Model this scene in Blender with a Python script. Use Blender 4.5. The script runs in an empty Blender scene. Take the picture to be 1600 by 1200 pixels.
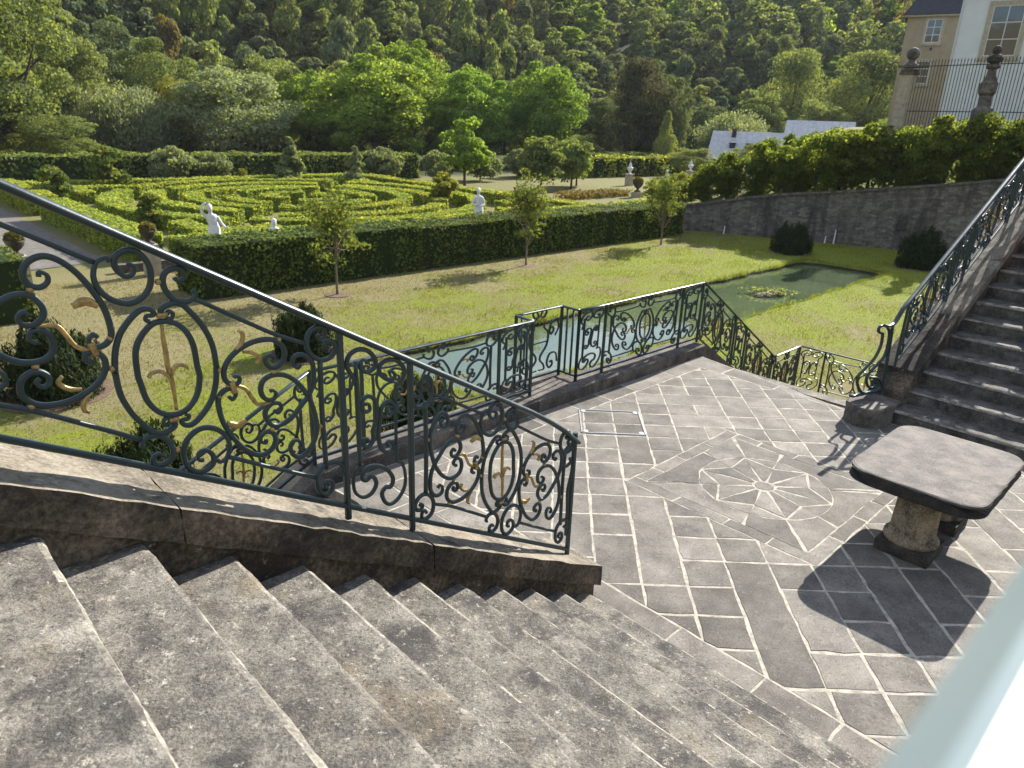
import bpy, bmesh, math, random
import numpy as np
from mathutils import Vector, Matrix

# ------------------------------------------------------------------ camera, sky, sun, exposure
SC = bpy.context.scene
COL = SC.collection
H = 3.3                                   # eye above the landing (landing floor = z 0)
PITCH, ROLL = 0.35373, -0.0364157
cp, sp = math.cos(PITCH), math.sin(PITCH)
_right, _fwd, _down = Vector((1, 0, 0)), Vector((0, cp, -sp)), Vector((0, -sp, -cp))
_c, _s = math.cos(ROLL), math.sin(ROLL)
cam_r, cam_d = _c*_right + _s*_down, -_s*_right + _c*_down
cam = bpy.data.cameras.new('camera')
cam.sensor_width = 36.0
cam.lens = 1110/1600*36
cam.clip_start, cam.clip_end = 0.02, 3000
cam.dof.use_dof = True
cam.dof.focus_distance = 3.6
cam.dof.aperture_fstop = 6.0
cam_o = bpy.data.objects.new('camera', cam); COL.objects.link(cam_o)
M = Matrix.Identity(4)
for i in range(3):
    M[i][0], M[i][1], M[i][2] = cam_r[i], -cam_d[i], -_fwd[i]
M[2][3] = H
cam_o.matrix_world = M
SC.camera = cam_o

SUN_AZ, SUN_EL = math.radians(53.0), math.radians(32.8)      # direction towards the sun, counter-clockwise from +X
world = bpy.data.worlds.new('World'); SC.world = world; world.use_nodes = True
wn, wl = world.node_tree.nodes, world.node_tree.links
wn.clear()
sky = wn.new('ShaderNodeTexSky'); sky.sky_type = 'NISHITA'; sky.sun_disc = False
sky.sun_elevation = SUN_EL; sky.sun_rotation = math.pi/2 - SUN_AZ
sky.air_density = 1.0; sky.dust_density = 0.4; sky.ozone_density = 1.0
bg = wn.new('ShaderNodeBackground'); bg.inputs['Strength'].default_value = 0.075
wo = wn.new('ShaderNodeOutputWorld')
# scattered fair-weather clouds all over the sky
tc = wn.new('ShaderNodeTexCoord')
cn = wn.new('ShaderNodeTexNoise'); cn.inputs['Scale'].default_value = 3.2; cn.inputs['Detail'].default_value = 7
cr = wn.new('ShaderNodeValToRGB'); cr.color_ramp.elements[0].position = .50; cr.color_ramp.elements[1].position = .66
cm = wn.new('ShaderNodeMix'); cm.data_type = 'RGBA'
cm.inputs[7].default_value = (12.5, 13.0, 14.0, 1)
wl.new(tc.outputs['Generated'], cn.inputs['Vector']); wl.new(cn.outputs['Fac'], cr.inputs['Fac'])
wl.new(cr.outputs['Color'], cm.inputs[0]); wl.new(sky.outputs['Color'], cm.inputs[6])
wl.new(cm.outputs[2], bg.inputs['Color']); wl.new(bg.outputs['Background'], wo.inputs['Surface'])

sun = bpy.data.lights.new('sun', 'SUN'); sun.energy = 5.0; sun.angle = math.radians(0.55); sun.color = (1.0, .95, .86)
sun_o = bpy.data.objects.new('sun', sun); COL.objects.link(sun_o)
sdir = Vector((math.cos(SUN_AZ)*math.cos(SUN_EL), math.sin(SUN_AZ)*math.cos(SUN_EL), math.sin(SUN_EL)))
sun_o.rotation_euler = sdir.to_track_quat('Z', 'Y').to_euler(); sun_o.location = (20, 30, 40)

SC.view_settings.view_transform = 'Standard'; SC.view_settings.look = 'None'
SC.view_settings.exposure = 1.32; SC.view_settings.gamma = 1.0
SC.view_settings.use_curve_mapping = False
SC.render.engine = 'CYCLES'
SC.cycles.max_bounces = 6; SC.cycles.transparent_max_bounces = 8
SC.cycles.caustics_reflective = False; SC.cycles.caustics_refractive = False
SC.cycles.use_denoising = True

# ------------------------------------------------------------------ helpers
TH = math.radians(44.5)                   # D runs along the kerb, A runs out towards the garden
dv = np.array([math.cos(TH), math.sin(TH), 0.0]); av = np.array([-dv[1], dv[0], 0.0]); zv = np.array([0, 0, 1.0])
LAWN = -2.4
def W(d, a, z=0.0): return d*dv + a*av + z*zv
def rng(s): return np.random.default_rng(s)

def mesh(name, V, F, mat=None, smooth=False):
    me = bpy.data.meshes.new(name)
    V = np.asarray(V, dtype=np.float64)
    if isinstance(F, np.ndarray):
        n, k = F.shape
        me.vertices.add(len(V)); me.vertices.foreach_set('co', V.ravel().astype(np.float32))
        me.loops.add(n*k); me.loops.foreach_set('vertex_index', F.ravel().astype(np.int32))
        me.polygons.add(n); me.polygons.foreach_set('loop_start', np.arange(0, n*k, k, dtype=np.int32))
        me.update(calc_edges=True)
    else:
        me.from_pydata([tuple(v) for v in V], [], [tuple(f) for f in F]); me.update()
    if smooth: me.polygons.foreach_set('use_smooth', np.ones(len(me.polygons), dtype=bool))
    if mat: me.materials.append(mat)
    return me
def link(name, data, parent=None, loc=None):
    o = bpy.data.objects.new(name, data); COL.objects.link(o)
    if parent: o.parent = parent
    if loc is not None: o.location = tuple(loc)
    return o
def part(name, V, F, mat, root=None, smooth=False):
    """V in world space; the root only carries a location"""
    V = np.asarray(V, float)
    p = root
    while p is not None:
        V = V - np.array(p.location); p = p.parent
    return link(name, mesh(name, V, F, mat, smooth), root)
def tag(o, label=None, cat=None, group=None, kind=None):
    if label: o['label'] = label
    if cat: o['category'] = cat
    if group: o['group'] = group
    if kind: o['kind'] = kind
    return o
def thing(name, label, cat, loc=(0, 0, 0), group=None):
    o = link(name, None, None, loc); return tag(o, label, cat, group)
def copy_tree(o, parent=None):
    c = o.copy(); COL.objects.link(c); c.parent = parent
    for ch in list(o.children): copy_tree(ch, c)
    return c

class MB:
    def __init__(s): s.V = []; s.F = []
    def add(s, V, F):
        b = len(s.V); s.V += [tuple(map(float, v)) for v in V]; s.F += [tuple(i+b for i in f) for f in F]; return s
    def box(s, o, ex, ey, ez):
        """o = min corner, ex/ey/ez edge vectors"""
        o, ex, ey, ez = map(lambda q: np.asarray(q, float), (o, ex, ey, ez))
        V = [o, o+ex, o+ex+ey, o+ey, o+ez, o+ex+ez, o+ex+ey+ez, o+ey+ez]
        F = [(0,3,2,1),(4,5,6,7),(0,1,5,4),(1,2,6,5),(2,3,7,6),(3,0,4,7)]
        if np.dot(np.cross(ex, ey), ez) < 0: F = [f[::-1] for f in F]
        return s.add(V, F)
    def cbox(s, c, ex, ey, ez):
        return s.box(np.asarray(c, float)-(np.asarray(ex, float)+np.asarray(ey, float)+np.asarray(ez, float))/2, ex, ey, ez)
    def lathe(s, c, prof, n=16, sq=0):
        c = np.asarray(c, float); V = []; F = []
        for r, z in prof:
            for k in range(n):
                t = 2*math.pi*k/n; V.append(c+np.array([r*math.cos(t), r*math.sin(t), z]))
        m = len(prof)
        for i in range(m-1):
            for k in range(n):
                F.append((i*n+k, i*n+(k+1)%n, (i+1)*n+(k+1)%n, (i+1)*n+k))
        F.append(tuple(range(n))[::-1]); F.append(tuple((m-1)*n+k for k in range(n)))
        return s.add(V, F)
    def tube(s, P, R, n=6, cap=True):
        P = np.asarray(P, float); m = len(P)
        R = np.full(m, R) if np.isscalar(R) else np.asarray(R, float)
        T = np.gradient(P, axis=0); T /= np.linalg.norm(T, axis=1)[:, None]+1e-9
        up = np.array([0, 0, 1.0]) if abs(T[0][2]) < .9 else np.array([1.0, 0, 0])
        V = []; F = []
        x = np.cross(T[0], up); x /= np.linalg.norm(x)
        for i in range(m):
            x = x-np.dot(x, T[i])*T[i]; x /= np.linalg.norm(x)+1e-9; y = np.cross(T[i], x)
            for k in range(n):
                t = 2*math.pi*k/n; V.append(P[i]+R[i]*(math.cos(t)*x+math.sin(t)*y))
        for i in range(m-1):
            for k in range(n): F.append((i*n+k, i*n+(k+1)%n, (i+1)*n+(k+1)%n, (i+1)*n+k))
        if cap: F.append(tuple(range(n))[::-1]); F.append(tuple((m-1)*n+k for k in range(n)))
        return s.add(V, F)
    def build(s, name, mat, root=None, smooth=False): return part(name, s.V, s.F, mat, root, smooth)

def catmull(P, n=5, closed=False):
    P = np.asarray(P, float)
    Q = np.vstack([P[-1], P, P[0], P[1]]) if closed else np.vstack([2*P[0]-P[1], P, 2*P[-1]-P[-2]])
    out = []
    for i in range(1, len(Q)-2):
        p0, p1, p2, p3 = Q[i-1], Q[i], Q[i+1], Q[i+2]
        for k in range(n):
            t = k/n
            out.append(.5*(2*p1+(p2-p0)*t+(2*p0-5*p1+4*p2-p3)*t*t+(3*p1-p0-3*p2+p3)*t**3))
    if not closed: out.append(Q[-2])
    return np.array(out)

# ------------------------------------------------------------------ materials
def nt(name):
    m = bpy.data.materials.new(name); m.use_nodes = True
    n, l = m.node_tree.nodes, m.node_tree.links
    b = n['Principled BSDF']
    return m, n, l, b
def rgb(c): return (c[0], c[1], c[2], 1)
def noise(n, l, vec, scale, detail=6, rough=.6, dist=0):
    t = n.new('ShaderNodeTexNoise'); t.inputs['Scale'].default_value = scale; t.inputs['Detail'].default_value = detail
    t.inputs['Roughness'].default_value = rough; t.inputs['Distortion'].default_value = dist
    if vec is not None: l.new(vec, t.inputs['Vector'])
    return t.outputs['Fac']
def ramp(n, l, fac, stops):
    r = n.new('ShaderNodeValToRGB'); e = r.color_ramp.elements
    while len(e) < len(stops): e.new(.5)
    for el, (p, c) in zip(e, stops):
        el.position = p; el.color = rgb(c) if not np.isscalar(c) else (c, c, c, 1)
    l.new(fac, r.inputs['Fac']); return r.outputs['Color']
def mix(n, l, fac, a, b, mode='MIX'):
    m = n.new('ShaderNodeMix'); m.data_type = 'RGBA'; m.blend_type = mode
    for sock, v in ((m.inputs[0], fac), (m.inputs[6], a), (m.inputs[7], b)):
        if isinstance(v, (int, float)): sock.default_value = v
        elif isinstance(v, tuple): sock.default_value = rgb(v)
        else: l.new(v, sock)
    return m.outputs[2]
def math_(n, l, op, a, b=0.0, c=None):
    m = n.new('ShaderNodeMath'); m.operation = op
    for i, v in enumerate((a, b, c)):
        if v is None: continue
        if isinstance(v, (int, float)): m.inputs[i].default_value = v
        else: l.new(v, m.inputs[i])
    return m.outputs[0]
def pos(n, l, scale=None, rot=None):
    g = n.new('ShaderNodeNewGeometry')
    if scale is None and rot is None: return g.outputs['Position']
    mp = n.new('ShaderNodeMapping')
    if scale: mp.inputs['Scale'].default_value = scale
    if rot: mp.inputs['Rotation'].default_value = rot
    l.new(g.outputs['Position'], mp.inputs['Vector']); return mp.outputs['Vector']
def bump(n, l, b, h, strength, dist=.01):
    bn = n.new('ShaderNodeBump'); bn.inputs['Strength'].default_value = strength; bn.inputs['Distance'].default_value = dist
    l.new(h, bn.inputs['Height']); l.new(bn.outputs['Normal'], b.inputs['Normal'])
def grain(name, stops, scale=5, fine=60, lichen=None, lich=(.60, .66), lich_scale=7, dark=None, drk=(.60, .7), dark_scale=2.2, rand=.0, rough=.85, bs=.5, bd=.012, spec=.25, speck=None, pits=None, stain=None):
    """weathered mineral surface: broad mottling, fine grain, lichen patches, grime patches"""
    m, n, l, b = nt(name); p = pos(n, l)
    if rand:
        oi = n.new('ShaderNodeObjectInfo')
        va = n.new('ShaderNodeVectorMath'); va.operation = 'ADD'
        sc = n.new('ShaderNodeVectorMath'); sc.operation = 'SCALE'
        cmb = n.new('ShaderNodeCombineXYZ'); l.new(oi.outputs['Random'], cmb.inputs[0]); l.new(oi.outputs['Random'], cmb.inputs[2])
        l.new(cmb.outputs[0], sc.inputs[0]); sc.inputs['Scale'].default_value = 37.0
        l.new(p, va.inputs[0]); l.new(sc.outputs[0], va.inputs[1]); p = va.outputs[0]
    n1 = noise(n, l, p, scale, 8, .62); n2 = noise(n, l, p, fine, 4, .7)
    f = math_(n, l, 'ADD', math_(n, l, 'MULTIPLY', n1, .55), math_(n, l, 'MULTIPLY', n2, .45))
    col = ramp(n, l, f, [(.5+(q-.5)*.52, c_) for q, c_ in stops])
    if dark is not None:
        nd = noise(n, l, p, dark_scale, 9, .74, 0); col = mix(n, l, ramp(n, l, nd, [(drk[0], 0.0), (drk[1], 1.0)]), col, dark)
    if lichen is not None:
        nl = noise(n, l, p, lich_scale, 10, .78, 0); col = mix(n, l, ramp(n, l, nl, [(lich[0], 0.0), (lich[1], .9)]), col, lichen)
    if stain is not None:
        col = mix(n, l, ramp(n, l, noise(n, l, p, 1.7, 7, .7), [(.55, 0.0), (.68, .55)]), col, stain)
    if pits is not None:
        col = mix(n, l, ramp(n, l, noise(n, l, p, 48, 6, .7), [(.56, 0.0), (.64, .85)]), col, pits)
    if speck is not None:
        col = mix(n, l, ramp(n, l, noise(n, l, p, 33, 8, .8), [(.575, 0.0), (.63, .9)]), col, speck)
    if rand:
        hv = n.new('ShaderNodeHueSaturation'); l.new(col, hv.inputs['Color'])
        l.new(math_(n, l, 'MULTIPLY_ADD', oi.outputs['Random'], 2*rand, 1-rand), hv.inputs['Value']); col = hv.outputs['Color']
    l.new(col, b.inputs['Base Color']); b.inputs['Roughness'].default_value = rough; b.inputs['Specular IOR Level'].default_value = spec
    bump(n, l, b, math_(n, l, 'ADD', n1, math_(n, l, 'MULTIPLY', n2, .5)), bs, bd)
    return m
def plain(name, c, rough=.5, metal=0, spec=.5, var=.12, scale=8, bs=0):
    m, n, l, b = nt(name); p = pos(n, l); f = noise(n, l, p, scale, 6, .6)
    lo = tuple(x*(1-var) for x in c); hi = tuple(min(1, x*(1+var)) for x in c)
    l.new(ramp(n, l, f, [(.3, lo), (.7, hi)]), b.inputs['Base Color'])
    b.inputs['Roughness'].default_value = rough; b.inputs['Metallic'].default_value = metal; b.inputs['Specular IOR Level'].default_value = spec
    if bs: bump(n, l, b, f, bs, .01)
    return m
def leafmat(name, cols, transl=.42, rough=.55, hue=.02, val=.18, tcol=1.4):
    """leaf faces: colour varies from leaf to leaf and from plant to plant"""
    m, n, l, b = nt(name)
    g = n.new('ShaderNodeNewGeometry'); oi = n.new('ShaderNodeObjectInfo')
    k = len(cols); col = ramp(n, l, g.outputs['Random Per Island'], [(i/(k-1) if k > 1 else 0, c) for i, c in enumerate(cols)])
    hv = n.new('ShaderNodeHueSaturation'); l.new(col, hv.inputs['Color'])
    l.new(math_(n, l, 'MULTIPLY_ADD', oi.outputs['Random'], 2*val, 1-val), hv.inputs['Value'])
    wn_ = n.new('ShaderNodeTexWhiteNoise'); wn_.noise_dimensions = '1D'; l.new(oi.outputs['Random'], wn_.inputs['W'])
    l.new(math_(n, l, 'MULTIPLY_ADD', wn_.outputs['Value'], 2*hue, .5-hue), hv.inputs['Hue'])
    l.new(hv.outputs['Color'], b.inputs['Base Color']); b.inputs['Roughness'].default_value = .75; b.inputs['Specular IOR Level'].default_value = .08
    tr = n.new('ShaderNodeBsdfTranslucent')
    tcm = mix(n, l, 1.0, hv.outputs['Color'], (1.25*tcol, 1.15*tcol, .45*tcol), 'MULTIPLY'); l.new(tcm, tr.inputs['Color'])
    ms = n.new('ShaderNodeMixShader'); ms.inputs[0].default_value = transl
    l.new(b.outputs[0], ms.inputs[1]); l.new(tr.outputs[0], ms.inputs[2])
    l.new(ms.outputs[0], n['Material Output'].inputs['Surface'])
    return m

MT = {}
MT['step'] = grain('worn_step_stone', [(.28, (0.063, 0.058, 0.051)), (.45, (0.131, 0.121, 0.105)), (.60, (0.196, 0.182, 0.156)), (.76, (0.283, 0.260, 0.221))], 5.5, 85,
                   lichen=(0.364, 0.331, 0.267), lich=(.59, .66), lich_scale=13, dark=(0.060, 0.055, 0.052), drk=(.49, .62), dark_scale=4.2, bs=1.0, bd=.012, speck=(0.402, 0.376, 0.324), pits=(0.046, 0.043, 0.040), stain=(0.258, 0.202, 0.130))
MT['dimstep'] = grain('shade_toned_step_stone', [(.28, (0.040, 0.038, 0.034)), (.45, (0.084, 0.076, 0.069)), (.60, (0.132, 0.122, 0.108)), (.76, (0.216, 0.199, 0.172))], 5.5, 85, lichen=(0.389, 0.359, 0.302), lich=(.62, .68), lich_scale=15, dark=(0.038, 0.034, 0.033), drk=(.52, .64), dark_scale=3, bs=1.0, pits=(0.036, 0.033, 0.031))  # step stone coloured darker to paint in the shade on the right flight
MT['nosing'] = grain('rubbed_and_sunlit_step_edge', [(.3, (0.116, 0.105, 0.088)), (.5, (0.210, 0.196, 0.165)), (.7, (0.317, 0.296, 0.249))], 9, 60, lichen=(0.405, 0.381, 0.319), lich=(.57, .64), lich_scale=15, dark=(0.088, 0.081, 0.076), drk=(.54, .66), dark_scale=7, bs=.8)  # worn edges on the near flight; stands in for sun strips on the right
MT['wall'] = grain('stained_wall_stone', [(.30, (0.023, 0.019, 0.016)), (.46, (0.057, 0.046, 0.035)), (.60, (0.114, 0.090, 0.063)), (.76, (0.216, 0.173, 0.127))], 2.6, 40,
                   lichen=(0.387, 0.371, 0.320), lich=(.63, .68), lich_scale=6, dark=(0.029, 0.025, 0.022), drk=(.50, .62), dark_scale=1.9, bs=.9, bd=.02)
MT['coping'] = grain('sunny_coping_stone', [(.28, (0.060, 0.052, 0.042)), (.45, (0.142, 0.121, 0.092)), (.60, (0.214, 0.186, 0.144)), (.75, (0.261, 0.236, 0.189))], 3.2, 55,
                     lichen=(0.355, 0.350, 0.324), lich=(.62, .66), lich_scale=4.5, dark=(0.044, 0.040, 0.036), drk=(.53, .64), dark_scale=2.8, bs=.8, bd=.012)
MT['kerb'] = grain('grey_kerb_stone', [(.30, (0.043, 0.037, 0.033)), (.48, (0.103, 0.090, 0.078)), (.66, (0.171, 0.151, 0.128))], 4, 60,
                   lichen=(0.257, 0.235, 0.197), lich=(.62, .68), dark=(0.035, 0.029, 0.026), drk=(.54, .66), bs=.7)
MT['slab'] = grain('paving_slab_stone', [(.28, (0.078, 0.069, 0.062)), (.45, (0.131, 0.119, 0.103)), (.60, (0.171, 0.156, 0.137)), (.78, (0.235, 0.217, 0.188))], 3.2, 95,
                   lichen=(0.219, 0.200, 0.168), lich=(.62, .70), lich_scale=11, dark=(0.069, 0.063, 0.059), drk=(.54, .70), dark_scale=1.5, rand=.27, bs=.6, bd=.006, speck=(0.251, 0.228, 0.195), pits=(0.071, 0.066, 0.061))
MT['mortar'] = grain('pale_mortar', [(.3, (0.227, 0.205, 0.166)), (.5, (0.350, 0.321, 0.265)), (.7, (0.440, 0.411, 0.348))], 14, 90, dark=(0.130, 0.116, 0.099), drk=(.54, .68), dark_scale=5, bs=.6, bd=.006)
MT['table'] = grain('table_stone', [(.30, (0.076, 0.069, 0.064)), (.48, (0.127, 0.114, 0.105)), (.62, (0.167, 0.149, 0.132)), (.78, (0.221, 0.190, 0.158))], 6, 85,
                    lichen=(0.267, 0.227, 0.158), lich=(.60, .68), lich_scale=9, dark=(0.063, 0.057, 0.054), drk=(.58, .7), dark_scale=2.5, bs=.6, bd=.008)
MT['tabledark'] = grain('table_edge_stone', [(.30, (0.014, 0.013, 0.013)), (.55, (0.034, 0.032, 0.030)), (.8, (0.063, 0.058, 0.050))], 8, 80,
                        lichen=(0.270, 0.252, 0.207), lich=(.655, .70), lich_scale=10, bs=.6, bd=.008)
MT['column'] = grain('column_stone', [(.28, (0.068, 0.056, 0.043)), (.46, (0.204, 0.166, 0.111)), (.62, (0.306, 0.251, 0.170)), (.78, (0.374, 0.323, 0.238))], 5, 60,
                     lichen=(0.357, 0.348, 0.323), lich=(.58, .66), lich_scale=14, dark=(0.043, 0.037, 0.031), drk=(.52, .64), dark_scale=4, bs=.8)
MT['plinth'] = grain('plinth_stone', [(.3, (.025, .022, .02)), (.55, (.06, .053, .046)), (.8, (.12, .105, .09))], 7, 70, lichen=(.25, .24, .21), lich=(.64, .7), bs=.8)
def ironmat(name, c, rough):
    m, n, l, b = nt(name); p = pos(n, l)
    f = noise(n, l, p, 9, 6, .6); f2 = noise(n, l, p, 120, 3, .6)
    col = ramp(n, l, f, [(.3, tuple(x*.75 for x in c)), (.6, c), (.8, tuple(x*1.5 for x in c))])
    col = mix(n, l, ramp(n, l, noise(n, l, p, 26, 6, .75), [(.68, 0.0), (.73, .75)]), col, (.06, .028, .014))
    l.new(col, b.inputs['Base Color']); b.inputs['Specular IOR Level'].default_value = .5
    l.new(math_(n, l, 'MULTIPLY_ADD', f, .25, rough-.12), b.inputs['Roughness'])
    bump(n, l, b, f2, .25, .002); return m
MT['iron'] = ironmat('dark_teal_iron_paint', (.019, .038, .042), .42)
MT['railtop'] = ironmat('hand_polished_iron_paint', (.022, .040, .046), .34)
MT['gold'] = plain('worn_gilding', (.36, .25, .095), .45, .55, .5, .45, 40)
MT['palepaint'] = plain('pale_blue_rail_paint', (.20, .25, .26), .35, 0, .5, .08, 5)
MT['topglare'] = plain('painted_top_glare', (.36, .36, .375), .4, 0, .5, .30, 30)  # white sky glare with cloudy mottling, painted into the rail's top
MT['statue'] = plain('white_painted_plaster', (.62, .62, .63), .7, 0, .3, .08, 6)
MT['bark'] = plain('bark', (.085, .068, .052), .9, 0, .1, .45, 14, .8)
MT['barkpale'] = plain('young_bark', (.17, .14, .105), .9, 0, .1, .3, 20, .5)
MT['steel'] = plain('galvanised_steel', (.42, .43, .44), .4, .6, .5, .15, 30)
MT['gravel'] = grain('path_gravel', [(.3, (0.091, 0.084, 0.073)), (.5, (0.133, 0.122, 0.108)), (.7, (0.175, 0.161, 0.140))], 4, 120, bs=.6)
MT['mulch'] = grain('bark_mulch', [(.3, (.06, .04, .028)), (.5, (.13, .088, .06)), (.7, (.20, .14, .10))], 20, 90, bs=1)
MT['plasterw'] = plain('white_render', (.58, .59, .61), .9, 0, .2, .05, 1.5, .1)
MT['plasterb'] = grain('ochre_render', [(.3, (0.250, 0.200, 0.129)), (.5, (0.309, 0.251, 0.170)), (.7, (0.342, 0.288, 0.206))], 1.2, 20, dark=(0.208, 0.176, 0.133), drk=(.56, .7), dark_scale=.6, bs=.2)
MT['sand'] = grain('window_sandstone', [(.3, (0.267, 0.220, 0.159)), (.5, (0.363, 0.314, 0.233)), (.7, (0.428, 0.374, 0.296))], 5, 60, bs=.3)
MT['slate'] = grain('dark_slate', [(.3, (0.018, 0.019, 0.026)), (.5, (0.032, 0.034, 0.044)), (.7, (0.052, 0.054, 0.064))], 6, 40, rough=.5, bs=.4)
MT['zinc'] = grain('pale_fibre_roof', [(.3, (0.355, 0.355, 0.366)), (.5, (0.463, 0.463, 0.474)), (.7, (0.533, 0.533, 0.543))], 2, 30, rough=.45, spec=.5, bs=.3)
MT['white'] = plain('window_white', (.60, .60, .59), .5, 0, .4, .06, 8)
MT['redwood'] = plain('red_brown_boards', (.20, .075, .045), .8, 0, .2, .25, 3)
def glassmat():
    m, n, l, b = nt('window_glass'); b.inputs['Base Color'].default_value = (.03, .035, .045, 1); b.inputs['Roughness'].default_value = .04
    b.inputs['Specular IOR Level'].default_value = .9
    bump(n, l, b, noise(n, l, pos(n, l), 1.2, 2), .08, .05); return m
MT['glass'] = glassmat()
MT['pink'] = plain('pink_patterned_cloth', (.52, .16, .16), .9, 0, .1, .55, 38)
# foliage (leaf reflectances)
LF = {}
LF['hedge'] = leafmat('yew_hedge_leaf', [(0.047, 0.068, 0.021), (0.092, 0.129, 0.034), (0.197, 0.238, 0.054)], 0.25, .55, .008, .08)
LF['box'] = leafmat('box_hedge_leaf', [(0.121, 0.178, 0.039), (0.252, 0.312, 0.060), (0.445, 0.446, 0.096)], 0.4, .5, .012, .10)
LF['farhedge'] = leafmat('far_hedge_leaf', [(0.073, 0.104, 0.036), (0.135, 0.176, 0.053), (0.228, 0.269, 0.077)], 0.35, .55, .008, .06)
LF['yew'] = leafmat('dark_yew_leaf', [(0.011, 0.018, 0.010), (0.022, 0.035, 0.014), (0.049, 0.069, 0.025)], 0.2, .5, .008, .08)
LF['young'] = leafmat('young_tree_leaf', [(.060, .098, .030), (.095, .140, .040), (.145, .180, .050), (.19, .19, .06)], .45, .5, .008, .10)
LF['bright'] = leafmat('bright_green_leaf', [(0.092, 0.153, 0.033), (0.154, 0.236, 0.048), (0.244, 0.318, 0.071)], 0.48, .5, .012, .10)
LF['mid'] = leafmat('mid_green_leaf', [(0.101, 0.138, 0.057), (0.174, 0.216, 0.076), (0.268, 0.301, 0.112)], 0.38, .55, .010, .16)
LF['dark'] = leafmat('deep_green_leaf', [(0.067, 0.093, 0.052), (0.117, 0.147, 0.075), (0.184, 0.212, 0.108)], 0.34, .55, .016, .16)
LF['olive'] = leafmat('olive_leaf', [(0.093, 0.125, 0.049), (0.144, 0.186, 0.068), (0.219, 0.259, 0.104)], 0.45, .55, .006, .12)
LF['yellow'] = leafmat('turning_yellow_leaf', [(.12, .145, .030), (.18, .195, .038), (.26, .25, .055)], .46, .5, .006, .10)
LF['brown'] = leafmat('turning_brown_leaf', [(.085, .085, .034), (.135, .118, .044), (.20, .155, .058)], .42, .6, .006, .14)
LF['copper'] = leafmat('copper_leaf', [(0.039, 0.039, 0.029), (0.071, 0.069, 0.044), (0.122, 0.122, 0.077)], 0.35, .6, .012, .10)
LF['silver'] = leafmat('silver_willow_leaf', [(0.126, 0.161, 0.086), (0.203, 0.246, 0.139), (0.305, 0.349, 0.223)], 0.42, .5, .01, .08)
LF['belt'] = leafmat('shrub_leaf', [(0.063, 0.102, 0.029), (0.097, 0.144, 0.034), (0.147, 0.191, 0.046), (0.205, 0.223, 0.060)], .70, .5, .008, .14, 1.35)
LF['sage'] = leafmat('grey_green_leaf', [(0.105, 0.135, 0.067), (0.164, 0.202, 0.105), (0.239, 0.276, 0.158)], 0.42, .5, .01, .1)

# ------------------------------------------------------------------ foliage geometry
def unit(v): return v/(np.linalg.norm(v, axis=-1, keepdims=True)+1e-9)
def leaf_quads(P, N, size, r, aspect=1.5, tilt=.8, updir=None):
    n = len(P)
    nn = unit(N+tilt*r.normal(size=(n, 3)))
    t = r.normal(size=(n, 3)) if updir is None else updir+.35*r.normal(size=(n, 3))
    t = unit(t-(t*nn).sum(1)[:, None]*nn); b = np.cross(nn, t)
    s = (size*r.uniform(.6, 1.35, n))[:, None]
    V = np.empty((n, 4, 3))
    V[:, 0] = P-t*s*aspect*.5; V[:, 1] = P+b*s*.5+t*s*.1; V[:, 2] = P+t*s*aspect*.5; V[:, 3] = P-b*s*.5+t*s*.1
    return V.reshape(-1, 3), np.arange(4*n).reshape(n, 4)
def seg_path(P):
    P = np.asarray(P, float); L = np.linalg.norm(np.diff(P, axis=0), axis=1); return P, L, np.concatenate([[0], np.cumsum(L)])
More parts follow.
